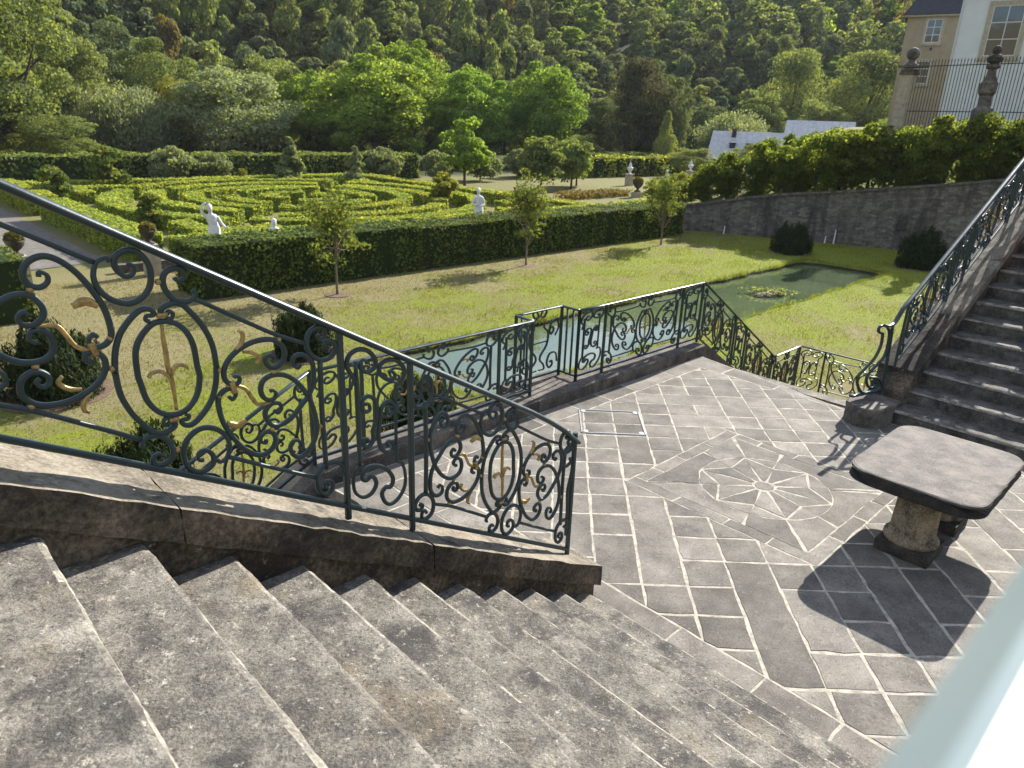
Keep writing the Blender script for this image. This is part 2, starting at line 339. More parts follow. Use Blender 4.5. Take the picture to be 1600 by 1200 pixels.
def hedge_strip(name, pts, width, h, leaf, dens, mat, seed, label, z0=LAWN, group=None, coremat=None, cap=True, wob=.03, zfun=None, cat='hedge', tilt=.7):
    """clipped hedge along a line (D, A): leafy skin over a dense core"""
    r = rng(seed); P, L, C = seg_path(pts); tot = C[-1]
    wts = np.array([width*tot, h*tot, h*tot, (width*h if cap else 0), (width*h if cap else 0)])
    n = int(wts.sum()*dens); f = r.choice(5, n, p=wts/wts.sum())
    s = r.uniform(0, tot, n); s = np.where(f == 3, 0, np.where(f == 4, tot, s))
    i = np.clip(np.searchsorted(C, s, 'right')-1, 0, len(L)-1)
    T = np.diff(P, axis=0)/L[:, None]; tt = T[i]; q = P[i]+tt*(s-C[i])[:, None]; nn = np.stack([-tt[:, 1], tt[:, 0]], 1)
    off = np.where(f == 1, .5, np.where(f == 2, -.5, r.uniform(-.5, .5, n)))*width
    zz = np.where(f == 0, 1.0, r.uniform(0, 1, n))*h
    wv = wob*(np.sin(s*2.1+seed)+np.sin(s*.77+2*seed)+np.sin(s*5.3+off*3))
    off = off+np.where((f == 1) | (f == 2), np.sign(off)*wv, 0); zz = zz+np.where(f == 0, wv, 0)
    dn = np.where((f == 1)[:, None], nn, np.where((f == 2)[:, None], -nn, np.where((f == 3)[:, None], -tt, np.where((f == 4)[:, None], tt, 0))))
    dep = r.uniform(-.9, .35, n)*leaf
    q = q+nn*off[:, None]+dn*dep[:, None]; zz = zz+np.where(f == 0, dep, 0)
    zb = z0 if zfun is None else zfun(q[:, 0], q[:, 1])
    X = q[:, :1]*dv+q[:, 1:]*av; X[:, 2] = zb+zz
    N = dn[:, :1]*dv+dn[:, 1:2]*av; N[:, 2] = (f == 0)
    V, F = leaf_quads(X, N*(1+.9*(f == 0))[:, None], leaf, r, 1.4, tilt)
    mid = P[len(P)//2]; zc = z0 if zfun is None else float(zfun(mid[0], mid[1]))
    root = thing(name, label, cat, W(mid[0], mid[1], zc), group)
    part('foliage', V, F, mat, root)
    m = MB(); w2, ins = width/2-leaf*.6, leaf*.6
    nv = np.zeros_like(P); seg_n = np.stack([-T[:, 1], T[:, 0]], 1); nv[:-1] += seg_n; nv[1:] += seg_n; nv = unit(nv)
    ends = P.copy(); ends[0] += T[0]*ins; ends[-1] -= T[-1]*ins
    Vc = []
    for k in range(len(P)):
        zk = z0 if zfun is None else float(zfun(P[k][0], P[k][1]))
        for o_, zt in ((w2, 0), (-w2, 0), (-w2, h-ins), (w2, h-ins)): Vc.append(W(ends[k][0]+nv[k][0]*o_, ends[k][1]+nv[k][1]*o_, zk+zt))
    Fc = []
    for k in range(len(P)-1):
        b = 4*k
        for j in range(4): Fc.append((b+j, b+(j+1) % 4, b+4+(j+1) % 4, b+4+j))
    Fc += [(3, 2, 1, 0), tuple(4*(len(P)-1)+j for j in range(4))]
    m.add(Vc, Fc); m.build('inner_branches', coremat or LF['yew'], root)
    return root

def tree_data(seed, h, w, bare, leaf, n, mat, shape='round', bark=None, clumps=None, limbs=7, fill=.55, tr=None):
    """crown mesh and trunk mesh of one tree, base at the origin"""
    r = rng(seed); ch = h-bare; k = clumps or 46
    if shape == 'round':
        d = unit(r.normal(size=(k, 3))); rad = r.uniform(fill, 1.02, k)[:, None]
        c = d*rad*np.array([w/2, w/2, ch/2]); c[:, 2] += bare+ch*.5
        c[:, :2] *= (1-.25*np.clip((c[:, 2]-bare)/ch, 0, 1)**2)[:, None]
        rc = w*r.uniform(.10, .21, k)*(46/k)**.25*(1.30-.55*rad[:, 0])
    elif shape == 'cone':
        t = r.uniform(0, 1, k)**1.25; a = r.uniform(0, 6.283, k); q = w/2*(1-t)**.8*r.uniform(.45, .9, k)
        c = np.stack([q*np.cos(a), q*np.sin(a), bare+t*ch*.97], 1); rc = w*(.07+.12*(1-t))
    elif shape == 'column':
        t = r.uniform(0, 1, k); a = r.uniform(0, 6.283, k); q = w/2*np.sqrt(np.clip(np.sin(np.pi*np.clip(t*.9+.08, 0, 1)), 0, 1))*r.uniform(.3, .85, k)
        c = np.stack([q*np.cos(a), q*np.sin(a), bare+t*ch*.95], 1); rc = w*r.uniform(.13, .22, k)
    else:  # dome of hanging shoots
        d = unit(r.normal(size=(k, 3))); d[:, 2] = abs(d[:, 2])
        c = d*r.uniform(.55, .9, k)[:, None]*np.array([w/2, w/2, ch*.62]); c[:, 2] += bare+ch*.32; rc = w*r.uniform(.09, .16, k)
    ci = r.integers(0, k, n); dr = unit(r.normal(size=(n, 3)))
    upm = r.random(n) < .62; dr[upm, 2] = np.abs(dr[upm, 2]); rr = (rc[ci]*r.uniform(.30, 1.0, n)**.40)[:, None]
    P = c[ci]+dr*rr*np.array([1.1, 1.1, .72])
    up = None
    if shape == 'dome':
        P[:, 2] -= r.uniform(0, 1, n)**1.5*ch*.42; P[:, 2] = np.maximum(P[:, 2], .15*bare+.2); up = np.array([0, 0, -1.0])
    P[:, 2] = np.maximum(P[:, 2], .1)
    core = np.array([0, 0, bare+ch*.42])
    N = unit(.75*dr+.55*unit(P-core))
    V, F = leaf_quads(P, N, leaf, r, 1.5 if shape != 'dome' else 2.6, .75, up)
    crown = mesh('crown', V, F, mat)
    m = MB(); r0 = tr or max(.03, h*.022)
    lean = r.normal(size=2)*h*.02; top = bare+ch*.55
    zs = np.linspace(-.15, top, 7); P0 = np.stack([lean[0]*(zs/top)**2, lean[1]*(zs/top)**2, zs], 1)
    m.tube(P0, r0*np.linspace(1.25, .35, 7), 7)
    for j in r.choice(k, min(limbs, k), replace=False):
        t0 = r.uniform(.35, .85); b = P0[int(t0*6)]
        e = c[j]; mid = (b+e)/2+np.array([0, 0, -.06*h*r.uniform(0, 1)])
        m.tube(catmull([b, mid, e], 4), np.linspace(r0*.55, r0*.12, 9), 5)
    trunk = mesh('trunk', m.V, m.F, bark or MT['bark'], True)
    return crown, trunk
def put_tree(data, name, label, loc, scale=1.0, rz=0.0, group=None, cat='tree', sz=None):
    root = thing(name, label, cat, loc, group); root.rotation_euler = (0, 0, rz); root.scale = (scale, scale, sz or scale)
    link('crown', data[0], root); link('trunk', data[1], root); return root

# ------------------------------------------------------------------ terrain
def sstep(a, b, x): t = np.clip((x-a)/(b-a), 0, 1); return t*t*(3-2*t)
def hill(x, y):
    r = np.hypot(x, y); th = np.degrees(np.arctan2(x, y))
    r0 = np.interp(th, [-60, -34, -10, 10, 34, 60], [105, 108, 125, 160, 190, 190])
    rt = (.45*r0+5.7)/.25
    z = .45*np.clip(r-r0, 0, rt-r0); t = np.clip((r-r0)/25, 0, 1)
    return z*t+np.clip(r-rt, 0, 200)*.05
POND = (9.6, 33.6, 10.85, 14.55)
def pond_sd(d, a):
    cx, cy, hx, hy, rr = (POND[0]+POND[1])/2, (POND[2]+POND[3])/2, (POND[1]-POND[0])/2, (POND[3]-POND[2])/2, 1.1
    qx, qy = np.abs(d-cx)-hx+rr, np.abs(a-cy)-hy+rr
    return np.hypot(np.maximum(qx, 0), np.maximum(qy, 0))+np.minimum(np.maximum(qx, qy), 0)-rr
def ground_z(d, a):
    d, a = np.asarray(d, float), np.asarray(a, float)
    x, y = d*dv[0]+a*av[0], d*dv[1]+a*av[1]
    wob = .10*np.sin(d*1.7)+.07*np.sin(d*4.1+1)+.05*np.sin(a*3.3)
    z = LAWN-.55*sstep(.10, -.22, pond_sd(d, a)+wob*.6)+hill(x, y)
    z = z+.015*np.sin(d*.9)*np.sin(a*.7)
    return z
def axis(fine, mid, far):
    a = list(fine)
    lo, hi = fine[0], fine[-1]
    v = hi
    while v < far[1]:
        v += 1.0 if v < mid[1] else max(1.0, (v-mid[1])*.10+1.5); a.append(v)
    v = lo
    while v > far[0]:
        v -= 1.0 if v > mid[0] else max(1.0, (mid[0]-v)*.10+1.5); a.insert(0, v)
    return np.array(a)
gd = axis(np.arange(8.6, 35.2, .2), (-10, 66), (-520, 560)); ga = axis(np.arange(9.9, 15.6, .12), (0, 70), (-420, 560))
GD, GA = np.meshgrid(gd, ga, indexing='ij')
GV = GD[..., None]*dv+GA[..., None]*av; GV[..., 2] = ground_z(GD, GA)
ni, nj = GD.shape; idx = np.arange(ni*nj).reshape(ni, nj)
GF = np.stack([idx[:-1, :-1], idx[1:, :-1], idx[1:, 1:], idx[:-1, 1:]], -1).reshape(-1, 4)
def grass_nodes(n, l):
    """lawn colour: lush by the pond, straw-dry on the open side, forest floor on the far slope"""
    mp = pos(n, l, rot=(0, 0, -TH)); sx = n.new('ShaderNodeSeparateXYZ'); l.new(mp, sx.inputs[0])
    D_, A_ = sx.outputs[0], sx.outputs[1]
    n1 = noise(n, l, mp, .35, 5, .6); n2 = noise(n, l, mp, 2.2, 6, .65); n3 = noise(n, l, mp, 14, 5, .7)
    far = math_(n, l, 'ABSOLUTE', math_(n, l, 'SUBTRACT', A_, 12.7))
    dr = math_(n, l, 'MULTIPLY', math_(n, l, 'SUBTRACT', far, 2.6), .110)
    dr = math_(n, l, 'ADD', dr, math_(n, l, 'MULTIPLY', math_(n, l, 'SUBTRACT', 20.0, D_), .028))
    dr = math_(n, l, 'ADD', dr, math_(n, l, 'MULTIPLY', math_(n, l, 'SUBTRACT', n1, .5), 2.8))
    dr = math_(n, l, 'ADD', dr, math_(n, l, 'MULTIPLY', math_(n, l, 'SUBTRACT', n2, .5), 1.9))
    lush = mix(n, l, n3, (.118, .146, .020), (.225, .243, .038))
    mid = mix(n, l, n3, (.125, .130, .034), (.215, .205, .068))
    dry = mix(n, l, n3, (.150, .132, .062), (.27, .235, .125))
    c = mix(n, l, ramp(n, l, dr, [(.06, 0.0), (.40, 1.0)]), lush, mid)
    c = mix(n, l, ramp(n, l, dr, [(.42, 0.0), (.80, 1.0)]), c, dry)
    gr = ramp(n, l, math_(n, l, 'MULTIPLY', math_(n, l, 'SUBTRACT', A_, 27.0), .25), [(.1, 0.0), (.9, .75)])
    c = mix(n, l, gr, c, mix(n, l, n2, (.10, .105, .032), (.20, .19, .075)))
    fl = ramp(n, l, math_(n, l, 'MULTIPLY', math_(n, l, 'SUBTRACT', A_, 58.0), .1), [(.2, 0.0), (.6, 1.0)])
    c = mix(n, l, fl, c, mix(n, l, n1, (.022, .028, .010), (.050, .056, .022)))
    sz = n.new('ShaderNodeSeparateXYZ'); l.new(mp, sz.inputs[0])
    c = mix(n, l, ramp(n, l, math_(n, l, 'MULTIPLY_ADD', sz.outputs[2], -8.0, -8.0*(-LAWN)), [(.10+.28, 0.0), (.10+.55, 1.0)]), c, (.034, .030, .018))
    return c, n3, mp
def lawnmat():
    m, n, l, b = nt('lawn_grass'); c, f, mp = grass_nodes(n, l)
    l.new(c, b.inputs['Base Color']); b.inputs['Roughness'].default_value = .9; b.inputs['Specular IOR Level'].default_value = .1
    bump(n, l, b, noise(n, l, mp, 22, 5, .75), .9, .05); return m
MT['lawn'] = lawnmat()
def blademat():
    m, n, l, b = nt('grass_blade'); c, f, mp = grass_nodes(n, l)
    g = n.new('ShaderNodeNewGeometry'); hv = n.new('ShaderNodeHueSaturation'); l.new(c, hv.inputs['Color'])
    l.new(math_(n, l, 'MULTIPLY_ADD', g.outputs['Random Per Island'], .8, .75), hv.inputs['Value'])
    l.new(hv.outputs['Color'], b.inputs['Base Color']); b.inputs['Roughness'].default_value = .6; b.inputs['Specular IOR Level'].default_value = .2
    tr = n.new('ShaderNodeBsdfTranslucent'); l.new(mix(n, l, 1.0, hv.outputs['Color'], (1.2, 1.2, .6), 'MULTIPLY'), tr.inputs['Color'])
    ms = n.new('ShaderNodeMixShader'); ms.inputs[0].default_value = .45; l.new(b.outputs[0], ms.inputs[1]); l.new(tr.outputs[0], ms.inputs[2])
    l.new(ms.outputs[0], n['Material Output'].inputs['Surface']); return m
MT['blade'] = blademat()
gnd = link('ground', mesh('ground', GV.reshape(-1, 3), GF, MT['lawn'], True)); tag(gnd, 'mown lawn around the pond running back to the wooded slope', 'ground', kind='structure')

# pond water
def watermat():
    m, n, l, b = nt('murky_pond_water'); p = pos(n, l)
    l.new(ramp(n, l, noise(n, l, p, .5, 4), [(.3, (.066, .090, .045)), (.7, (.090, .116, .060))]), b.inputs['Base Color'])
    b.inputs['Roughness'].default_value = .02; b.inputs['IOR'].default_value = 1.6; b.inputs['Specular IOR Level'].default_value = .6
    bump(n, l, b, noise(n, l, p, 3.0, 3, .5), .06, .03); return m
wd, wa = np.arange(POND[0]-.6, POND[1]+.61, 1.0), np.linspace(POND[2]-.6, POND[3]+.6, 6)
WD, WA = np.meshgrid(wd, wa, indexing='ij'); WV = WD[..., None]*dv+WA[..., None]*av; WV[..., 2] = LAWN-.15
idx = np.arange(WD.size).reshape(WD.shape); WF = np.stack([idx[:-1, :-1], idx[1:, :-1], idx[1:, 1:], idx[:-1, 1:]], -1).reshape(-1, 4)
tag(link('pond_water', mesh('pond_water', WV.reshape(-1, 3), WF, watermat())), 'long murky green pond below the terrace', 'pond', kind='structure')

# grass blades: sparse tufts everywhere in sight, a taller fringe on the pond bank
r = rng(5); NB = 230000
bd_, ba_ = r.uniform(-3, 44, NB), 6+r.uniform(0, 1, NB)**.9*22
keep = pond_sd(bd_, ba_) > .12; bd_, ba_ = bd_[keep], ba_[keep]; hgt = r.uniform(.02, .085, len(bd_))*(.7+.6*(np.sin(bd_*1.3+np.sin(ba_*2.1))*np.sin(ba_*1.7) > .2))
nf = 9000; t = r.uniform(0, 1, nf); side = r.choice(4, nf, p=[.44, .44, .06, .06])
fd = np.where(side < 2, POND[0]+t*(POND[1]-POND[0]), np.where(side == 2, POND[0], POND[1]))
fa = np.where(side == 0, POND[3], np.where(side == 1, POND[2], POND[2]+t*(POND[3]-POND[2])))
fd, fa = fd+r.normal(0, .10, nf), fa+r.normal(0, .10, nf); clump = .5+.5*np.sin(fd*2.3)*np.sin(fd*.7+1)
bd_, ba_, hgt = np.concatenate([bd_, fd]), np.concatenate([ba_, fa]), np.concatenate([hgt, r.uniform(.05, .12, nf)+.10*clump])
X = bd_[:, None]*dv+ba_[:, None]*av; X[:, 2] = ground_z(bd_, ba_)-.005
an = r.uniform(0, 6.283, len(X)); tx = np.stack([np.cos(an), np.sin(an), 0*an], 1)
BV = np.stack([X-tx*.012, X+tx*.012, X+np.stack([r.normal(0, .35, len(X))*hgt, r.normal(0, .35, len(X))*hgt, hgt], 1)], 1).reshape(-1, 3)
tag(link('grass', mesh('grass', BV, np.arange(len(BV)).reshape(-1, 3), MT['blade'])), 'short grass blades of the lawn and the pond bank', 'grass', kind='stuff')

# ------------------------------------------------------------------ stone masses
def prism(m, poly, a0, a1):
    """polygon in (D, z) extruded from A=a0 to A=a1"""
    n = len(poly); V = [W(d, a0, z) for d, z in poly]+[W(d, a1, z) for d, z in poly]
    F = [tuple(range(n))[::-1], tuple(range(n, 2*n))]+[(i, (i+1) % n, n+(i+1) % n, n+i) for i in range(n)]
    area = sum(poly[i][0]*poly[(i+1) % n][1]-poly[(i+1) % n][0]*poly[i][1] for i in range(n))
    if area*(a1-a0) < 0: F = [f[::-1] for f in F]      # dv x zv points to -A
    else: F = [f for f in F]
    F = [f[::-1] for f in F]
    return m.add(V, F)
def rough_prism(name, poly, f, s0, s1, nseg, mat, root, seed, amp=.006, sub=.10):
    """closed outline (u, z) swept along s with weathered, uneven edges; f(u, s, z) -> world"""
    r = rng(seed); P = np.asarray(poly, float); Q = []
    for i in range(len(P)):
        a, b = P[i], P[(i+1) % len(P)]; k = max(1, int(np.linalg.norm(b-a)/sub))
        for j in range(k): Q.append(a+(b-a)*j/k)
    Q = np.array(Q); n = len(Q); S = np.linspace(s0, s1, nseg+1); V = []
    ph = r.uniform(0, 6.28, (n, 4))
    nx = np.roll(Q, -1, 0)-np.roll(Q, 1, 0); nrm = np.stack([nx[:, 1], -nx[:, 0]], 1); nrm = unit(nrm)
    for s in S:
        o = (np.sin(s*3.1+ph[:, 0])*.5+np.sin(s*9.7+ph[:, 1])*.35+np.sin(s*23+ph[:, 2])*.25+r.normal(0, .30, n))*amp
        q = Q+nrm*o[:, None]
        for k in range(n): V.append(f(q[k, 0], s, q[k, 1]))
    F = []
    for i in range(nseg):
        for k in range(n): F.append((i*n+k, i*n+(k+1) % n, (i+1)*n+(k+1) % n, (i+1)*n+k))
    F.append(tuple(range(n))[::-1]); F.append(tuple(nseg*n+k for k in range(n)))
    o = part(name, V, F, mat, root)
    bm = bmesh.new(); bm.from_mesh(o.data); bmesh.ops.recalc_face_normals(bm, faces=bm.faces); bm.to_mesh(o.data); bm.free(); o.data.update()
    return o
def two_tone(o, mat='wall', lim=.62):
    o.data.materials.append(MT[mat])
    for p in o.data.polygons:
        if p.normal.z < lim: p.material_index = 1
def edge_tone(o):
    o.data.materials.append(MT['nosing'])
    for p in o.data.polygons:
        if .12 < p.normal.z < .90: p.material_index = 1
def step_profile(dn, z, back, drop, rr=.028, e=1):
    """tread outline in (D, z): nosing at dn, tread runs back against the climb; e=+1 descends with D"""
    P = [(dn-e*back, z+.0)]
    P += [(dn-e*.12, z-.0), (dn-e*rr, z-.001), (dn-e*rr*.35, z-rr*.3), (dn, z-rr), (dn-e*.004, z-.05), (dn-e*.012, z-drop), (dn-e*back, z-drop)]
    return P

# near flight -------------------------------------------------------------
nd = [-.64, -.32, 0.0, .33, .65, .98, 1.30, 1.62, 1.92, 2.24, 2.54, 2.84, 3.13, 3.42]
nz = [2.46, 2.28, 2.10, 1.91, 1.74, 1.54, 1.35, 1.15, .99, .80, .64, .48, .32, .17]
stairs = thing('stone_staircase', 'broad worn stone steps in the foreground running down to the paved landing', 'staircase', W(3.4, 1, 0))
for i, (d_, z_) in enumerate(zip(nd, nz)):
    nxt = nz[i+1] if i+1 < len(nz) else 0.0
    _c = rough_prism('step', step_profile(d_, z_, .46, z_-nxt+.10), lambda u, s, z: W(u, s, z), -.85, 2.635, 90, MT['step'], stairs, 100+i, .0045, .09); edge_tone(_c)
top = MB(); top.box(W(-4, -.85, 2.0), dv*3.1, av*3.45, zv*.64); top.build('upper_landing', MT['step'], stairs)
base = MB(); prism(base, [(-1.2, -2.4), (3.2, -2.4), (3.2, -.05), (-1.0, 2.0), (-1.2, 2.0)], -.80, 2.60); base.build('stair_core', MT['wall'], stairs)

def zc(d): return 2.28-.557*d
swall = thing('stair_wall', 'stained stone side wall with sloping coping beside the foreground steps', 'wall', W(3, 2.8, 0))
wb = [(-1.4, -2.39), (3.50, -2.39), (3.50, .20), (3.28, .33), (-1.4, zc(-1.4)-.15)]
rough_prism('wall_body', wb, lambda u, s, z: W(u, s, z), 2.64, 3.02, 4, MT['wall'], swall, 7, .008, .16)
cuts = [-1.4, -.35, .78, 2.02, 3.54]
for i in range(4):
    a, b = cuts[i]+.003, cuts[i+1]-.003
    if i < 3: poly = [(a, zc(a)-.16), (b, zc(b)-.16), (b, zc(b)), (a, zc(a))]
    else: poly = [(a, zc(a)-.16), (3.30, .29), (b, .17), (b, .335), (3.36, .425), (3.2, zc(3.2)+.005), (a, zc(a))]
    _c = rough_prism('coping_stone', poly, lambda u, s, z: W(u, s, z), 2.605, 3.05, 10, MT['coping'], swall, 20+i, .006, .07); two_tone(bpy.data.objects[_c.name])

# landing ----------------------------------------------------------------
landing = link('landing', None, None, W(6, 3, 0)); tag(landing, 'terrace landing paved with grey slabs in pale mortar round a star rosette', 'landing', kind='structure')
lp = [(3.30, -1.5), (8.85, -1.5), (8.96, 3.10), (9.42, 5.44), (2.95, 5.44), (3.30, 3.0)]
m = MB(); n = len(lp)
m.add([W(d, a, .0005) for d, a in lp]+[W(d, a, -.30) for d, a in lp], [tuple(range(n)), tuple(range(n, 2*n))[::-1]]+[(i, n+i, n+(i+1) % n, (i+1) % n) for i in range(n)])
m.build('mortar_bed', MT['mortar'], landing)
def clip(poly, p, nrm):
    """keep the side where (x-p).nrm >= 0"""
    out = []; k = len(poly)
    for i in range(k):
        a, b = poly[i], poly[(i+1) % k]; da, db = np.dot(a-p, nrm), np.dot(b-p, nrm)
        if da >= 0: out.append(a)
        if da*db < 0: out.append(a+(b-a)*da/(da-db))
    return out
def area(poly): return .5*abs(sum(poly[i][0]*poly[(i+1) % len(poly)][1]-poly[(i+1) % len(poly)][0]*poly[i][1] for i in range(len(poly)))) if len(poly) > 2 else 0
def ccw(poly):
    s = sum(poly[i][0]*poly[(i+1) % len(poly)][1]-poly[(i+1) % len(poly)][0]*poly[i][1] for i in range(len(poly)))
    return poly if s > 0 else poly[::-1]
rs = rng(77)
def slab(poly, gap, root=landing, thick=.035, mat=None, convex=True):
    poly = ccw([np.asarray(p, float)[:2] for p in poly]); q = list(poly)
    if convex:
        for i in range(len(poly)):
            a, b = poly[i], poly[(i+1) % len(poly)]; e = b-a; L = np.linalg.norm(e)
            if L < 1e-4: continue
            nn = np.array([-e[1], e[0]])/L; g = gap*rs.uniform(.65, 1.35)
            q = clip(q, a+nn*g, nn)
            if len(q) < 3: return
    if area(q) < .003: return
    Q = []
    for i in range(len(q)):
        a, b = q[i], q[(i+1) % len(q)]; L = np.linalg.norm(b-a); k = max(1, int(L/.09))
        for j in range(k):
            p = a+(b-a)*j/k
            Q.append(p+(rs.normal(0, .0044, 2) if j else rs.normal(0, .005, 2)))
    Q = np.array(Q); c = Q.mean(0); n = len(Q); zt = rs.uniform(.0015, .0040)
    tilt = rs.normal(0, .0015, 2)
    d_ = c-Q; Ls = np.linalg.norm(d_, axis=1)[:, None]; Qi = Q+d_/Ls*.006
    V = [(x, y, -thick) for x, y in Q]+[(x, y, min(zt-.003, .0)) for x, y in Q]+[(x, y, zt+np.dot(tilt, (x, y)-c)) for x, y in Qi]
    F = []
    for i in range(n):
        j = (i+1) % n; F += [(i, j, n+j, n+i), (n+i, n+j, 2*n+j, 2*n+i)]
    F.append(tuple(2*n+i for i in range(n)))
    part('paving_slab', V, F, mat or MT['slab'], root)
def jg(poly):
    y = np.mean([p[1] for p in poly]); return float(np.interp(y, [3.5, 5.5, 8.5], [.0115, .0088, .0066]))
def w2(d, a): return W(d, a)[:2]
ROS = np.array([2.532, 6.28]); HS = .96                                     # rosette centre, half side of its square frame
rd, ra = ROS@dv[:2], ROS@av[:2]
sq = [(dv[:2], rd+HS), (-dv[:2], -(rd-HS)), (av[:2], ra+HS), (-av[:2], -(ra-HS))]
bounds = [(dv[:2], 3.775), (-dv[:2], -8.93), (-av[:2], -5.13), (av[:2], -1.45)]
missing = {(0, 4), (-1, 5), (-1, 3), (1, 4), (1, 5), (1, 6), (1, 10), (3, 1), (3, 2), (3, 3), (4, 2), (5, 14), (5, 16), (6, 2), (6, 3), (7, 1), (7, 3), (7, 0), (8, 2), (8, 4), (8, 12), (9, 3), (9, 5), (10, 4), (10, 6)}
wide = {(3, 14), (3, 12)}                                                     # slabs two columns wide
def xc(k, y): return .70+.3525*k+.052*(y-4.5)
ys = [3.56+.346*m_ for m_ in range(-16, 22)]
for k in range(-8, 22):
    rows = [i for i in range(len(ys)) if (k, i-16) not in missing and not (not (-1 <= k <= 9) and rs.random() < .25)]
    for i0, i1 in zip(rows[:-1], rows[1:]):
        y0, y1 = ys[i0], ys[i1]
        if (k-1, i0-16) in wide: continue
        k1 = k+2 if (k, i0-16) in wide else k+1
        poly = [np.array([xc(k, y0), y0]), np.array([xc(k1, y0), y0]), np.array([xc(k1, y1), y1]), np.array([xc(k, y1), y1])]
        for nrm, c in bounds:
            poly = clip(poly, nrm*c, nrm)
            if len(poly) < 3: break
        if len(poly) < 3 or area(poly) < .004: continue
        rest = poly; inside = poly
        for nrm, c in sq:
            inside = clip(inside, nrm*c, -nrm)
            if len(inside) < 3: break
        if len(inside) < 3 or area(inside) < .002:
            slab(poly, jg(poly)); continue
        for nrm, c in sq:                                                      # what lies outside the rosette square
            out = clip(rest, nrm*c, nrm)
            if len(out) > 2 and area(out) > .006: slab(out, jg(out))
            rest = clip(rest, nrm*c, -nrm)
            if len(rest) < 3: break
# borders of the landing
def border(pts_fn, cuts_, gap=.008):
    for a, b in zip(cuts_[:-1], cuts_[1:]): slab(pts_fn(a, b), gap)
border(lambda a, b: [w2(a, 5.13), w2(b, 5.13), w2(b, 5.44), w2(a, 5.44)], [3.3, 4.2, 5.05, 5.62, 6.3, 6.85, 7.4, 8.3, 8.93])
border(lambda a, b: [w2(2.99, a), w2(3.42, a), w2(3.42, b), w2(2.99, b)], [3.06, 3.9, 4.7, 5.43])
border(lambda a, b: [w2(3.42, a), w2(3.775, a), w2(3.775, b), w2(3.42, b)], [-1.45, -.7, .1, .92, 1.42, 2.05, 2.86, 3.6, 4.4, 5.13])
def er(a): return 8.96+(a-3.10)*.1966
border(lambda a, b: [w2(8.93, a), w2(er(a) if a > 3.1 else 8.95, a), w2(er(b), b), w2(8.93, b)], [3.10, 4.0, 4.8, 5.43])
# rosette: frame of four rows, corner pieces, star of six points, centre disc
IN = HS-.135
for ax, bx in ((dv[:2], av[:2]), (-dv[:2], -av[:2]), (av[:2], -dv[:2]), (-av[:2], dv[:2])):
    cs = [-HS, -.38+rs.normal(0, .05), .22+rs.normal(0, .05), .60, IN]
    cs = [-HS, -.42, .10, .52, IN]
    for a, b in zip(cs[:-1], cs[1:]): slab([ROS+ax*IN+bx*a, ROS+ax*HS+bx*a, ROS+ax*HS+bx*b, ROS+ax*IN+bx*b], .0048)
RC = .632
def pol(t, q): return ROS+q*np.array([math.cos(math.radians(t)), math.sin(math.radians(t))])
tips = [90, 30, -30, -90, -150, 150]
sqc = [math.degrees(math.atan2(*( (sx*dv[:2]+sy*av[:2])[::-1] ))) for sx, sy in ((1, 1), (-1, 1), (-1, -1), (1, -1))]
def on_sq(t):
    u = np.array([math.cos(math.radians(t)), math.sin(math.radians(t))]); return ROS+u*IN/max(abs(u@dv[:2]), abs(u@av[:2]))
angs = sorted([a % 360 for a in sqc]+[a % 360 for a in (60, 120, 180, 240, 300, 357)])
for i, t0 in enumerate(angs):
    t1 = angs[(i+1) % len(angs)]; t1 += 360 if t1 <= t0 else 0
    arc = [pol(t0+(t1-t0)*k/8, RC+.0025) for k in range(9)]
    outer = [on_sq(t1-1.0), on_sq(t0+1.0)]
    ctr = sum(arc+outer)/len(arc+outer)
    poly = [p+(ctr-p)/np.linalg.norm(ctr-p)*.0035 for p in arc+outer]
    slab(poly, .005, convex=False)
for i, t0 in enumerate(tips):
    for sgn in (-1, 1):
        nt_ = t0+sgn*30
        slab([pol(t0+sgn*5, .11), pol(t0, .618), pol(nt_, .44), pol(nt_-sgn*5, .11)], .0024)
    arc = [pol(t0-60*k/8-2.0*(1 if k == 0 else -1 if k == 8 else 0), RC-.0045) for k in range(9)]
    # piece between two points of the star: split into two triangles-with-arc
    slab(arc[:5]+[pol(t0-30, .452)], .004, convex=False); slab([pol(t0-30, .452)]+arc[4:], .004, convex=False)
slab([pol(t, .098) for t in range(0, 360, 24)], .004)
# hatch of four slabs in a steel frame
hatch = thing('hatch_cover', 'thin galvanised steel frame of an access hatch let into the paving near the kerb', 'hatch', (1.18, 7.76, 0))
hq = [np.array(p) for p in ((.81, 7.41), (1.55, 7.40), (1.57, 8.10), (.83, 8.11))]
for i in range(4):
    a, b = hq[i], hq[(i+1) % 4]; e = (b-a)/np.linalg.norm(b-a); nn = np.array([-e[1], e[0]])
    m = MB(); m.box((a[0], a[1], -.01), np.array([*(b-a), 0]), np.array([*(nn*.014), 0]), (0, 0, .021)); m.build('frame_bar', MT['steel'], hatch)
for i in range(4):
    p = hq[i]+(hq[(i+2) % 4]-hq[i])*.07; m = MB(); m.lathe((p[0], p[1], .004), [(.028, 0), (.028, .006), (.02, .008)], 10); m.build('lifting_socket', MT['white'], hatch)

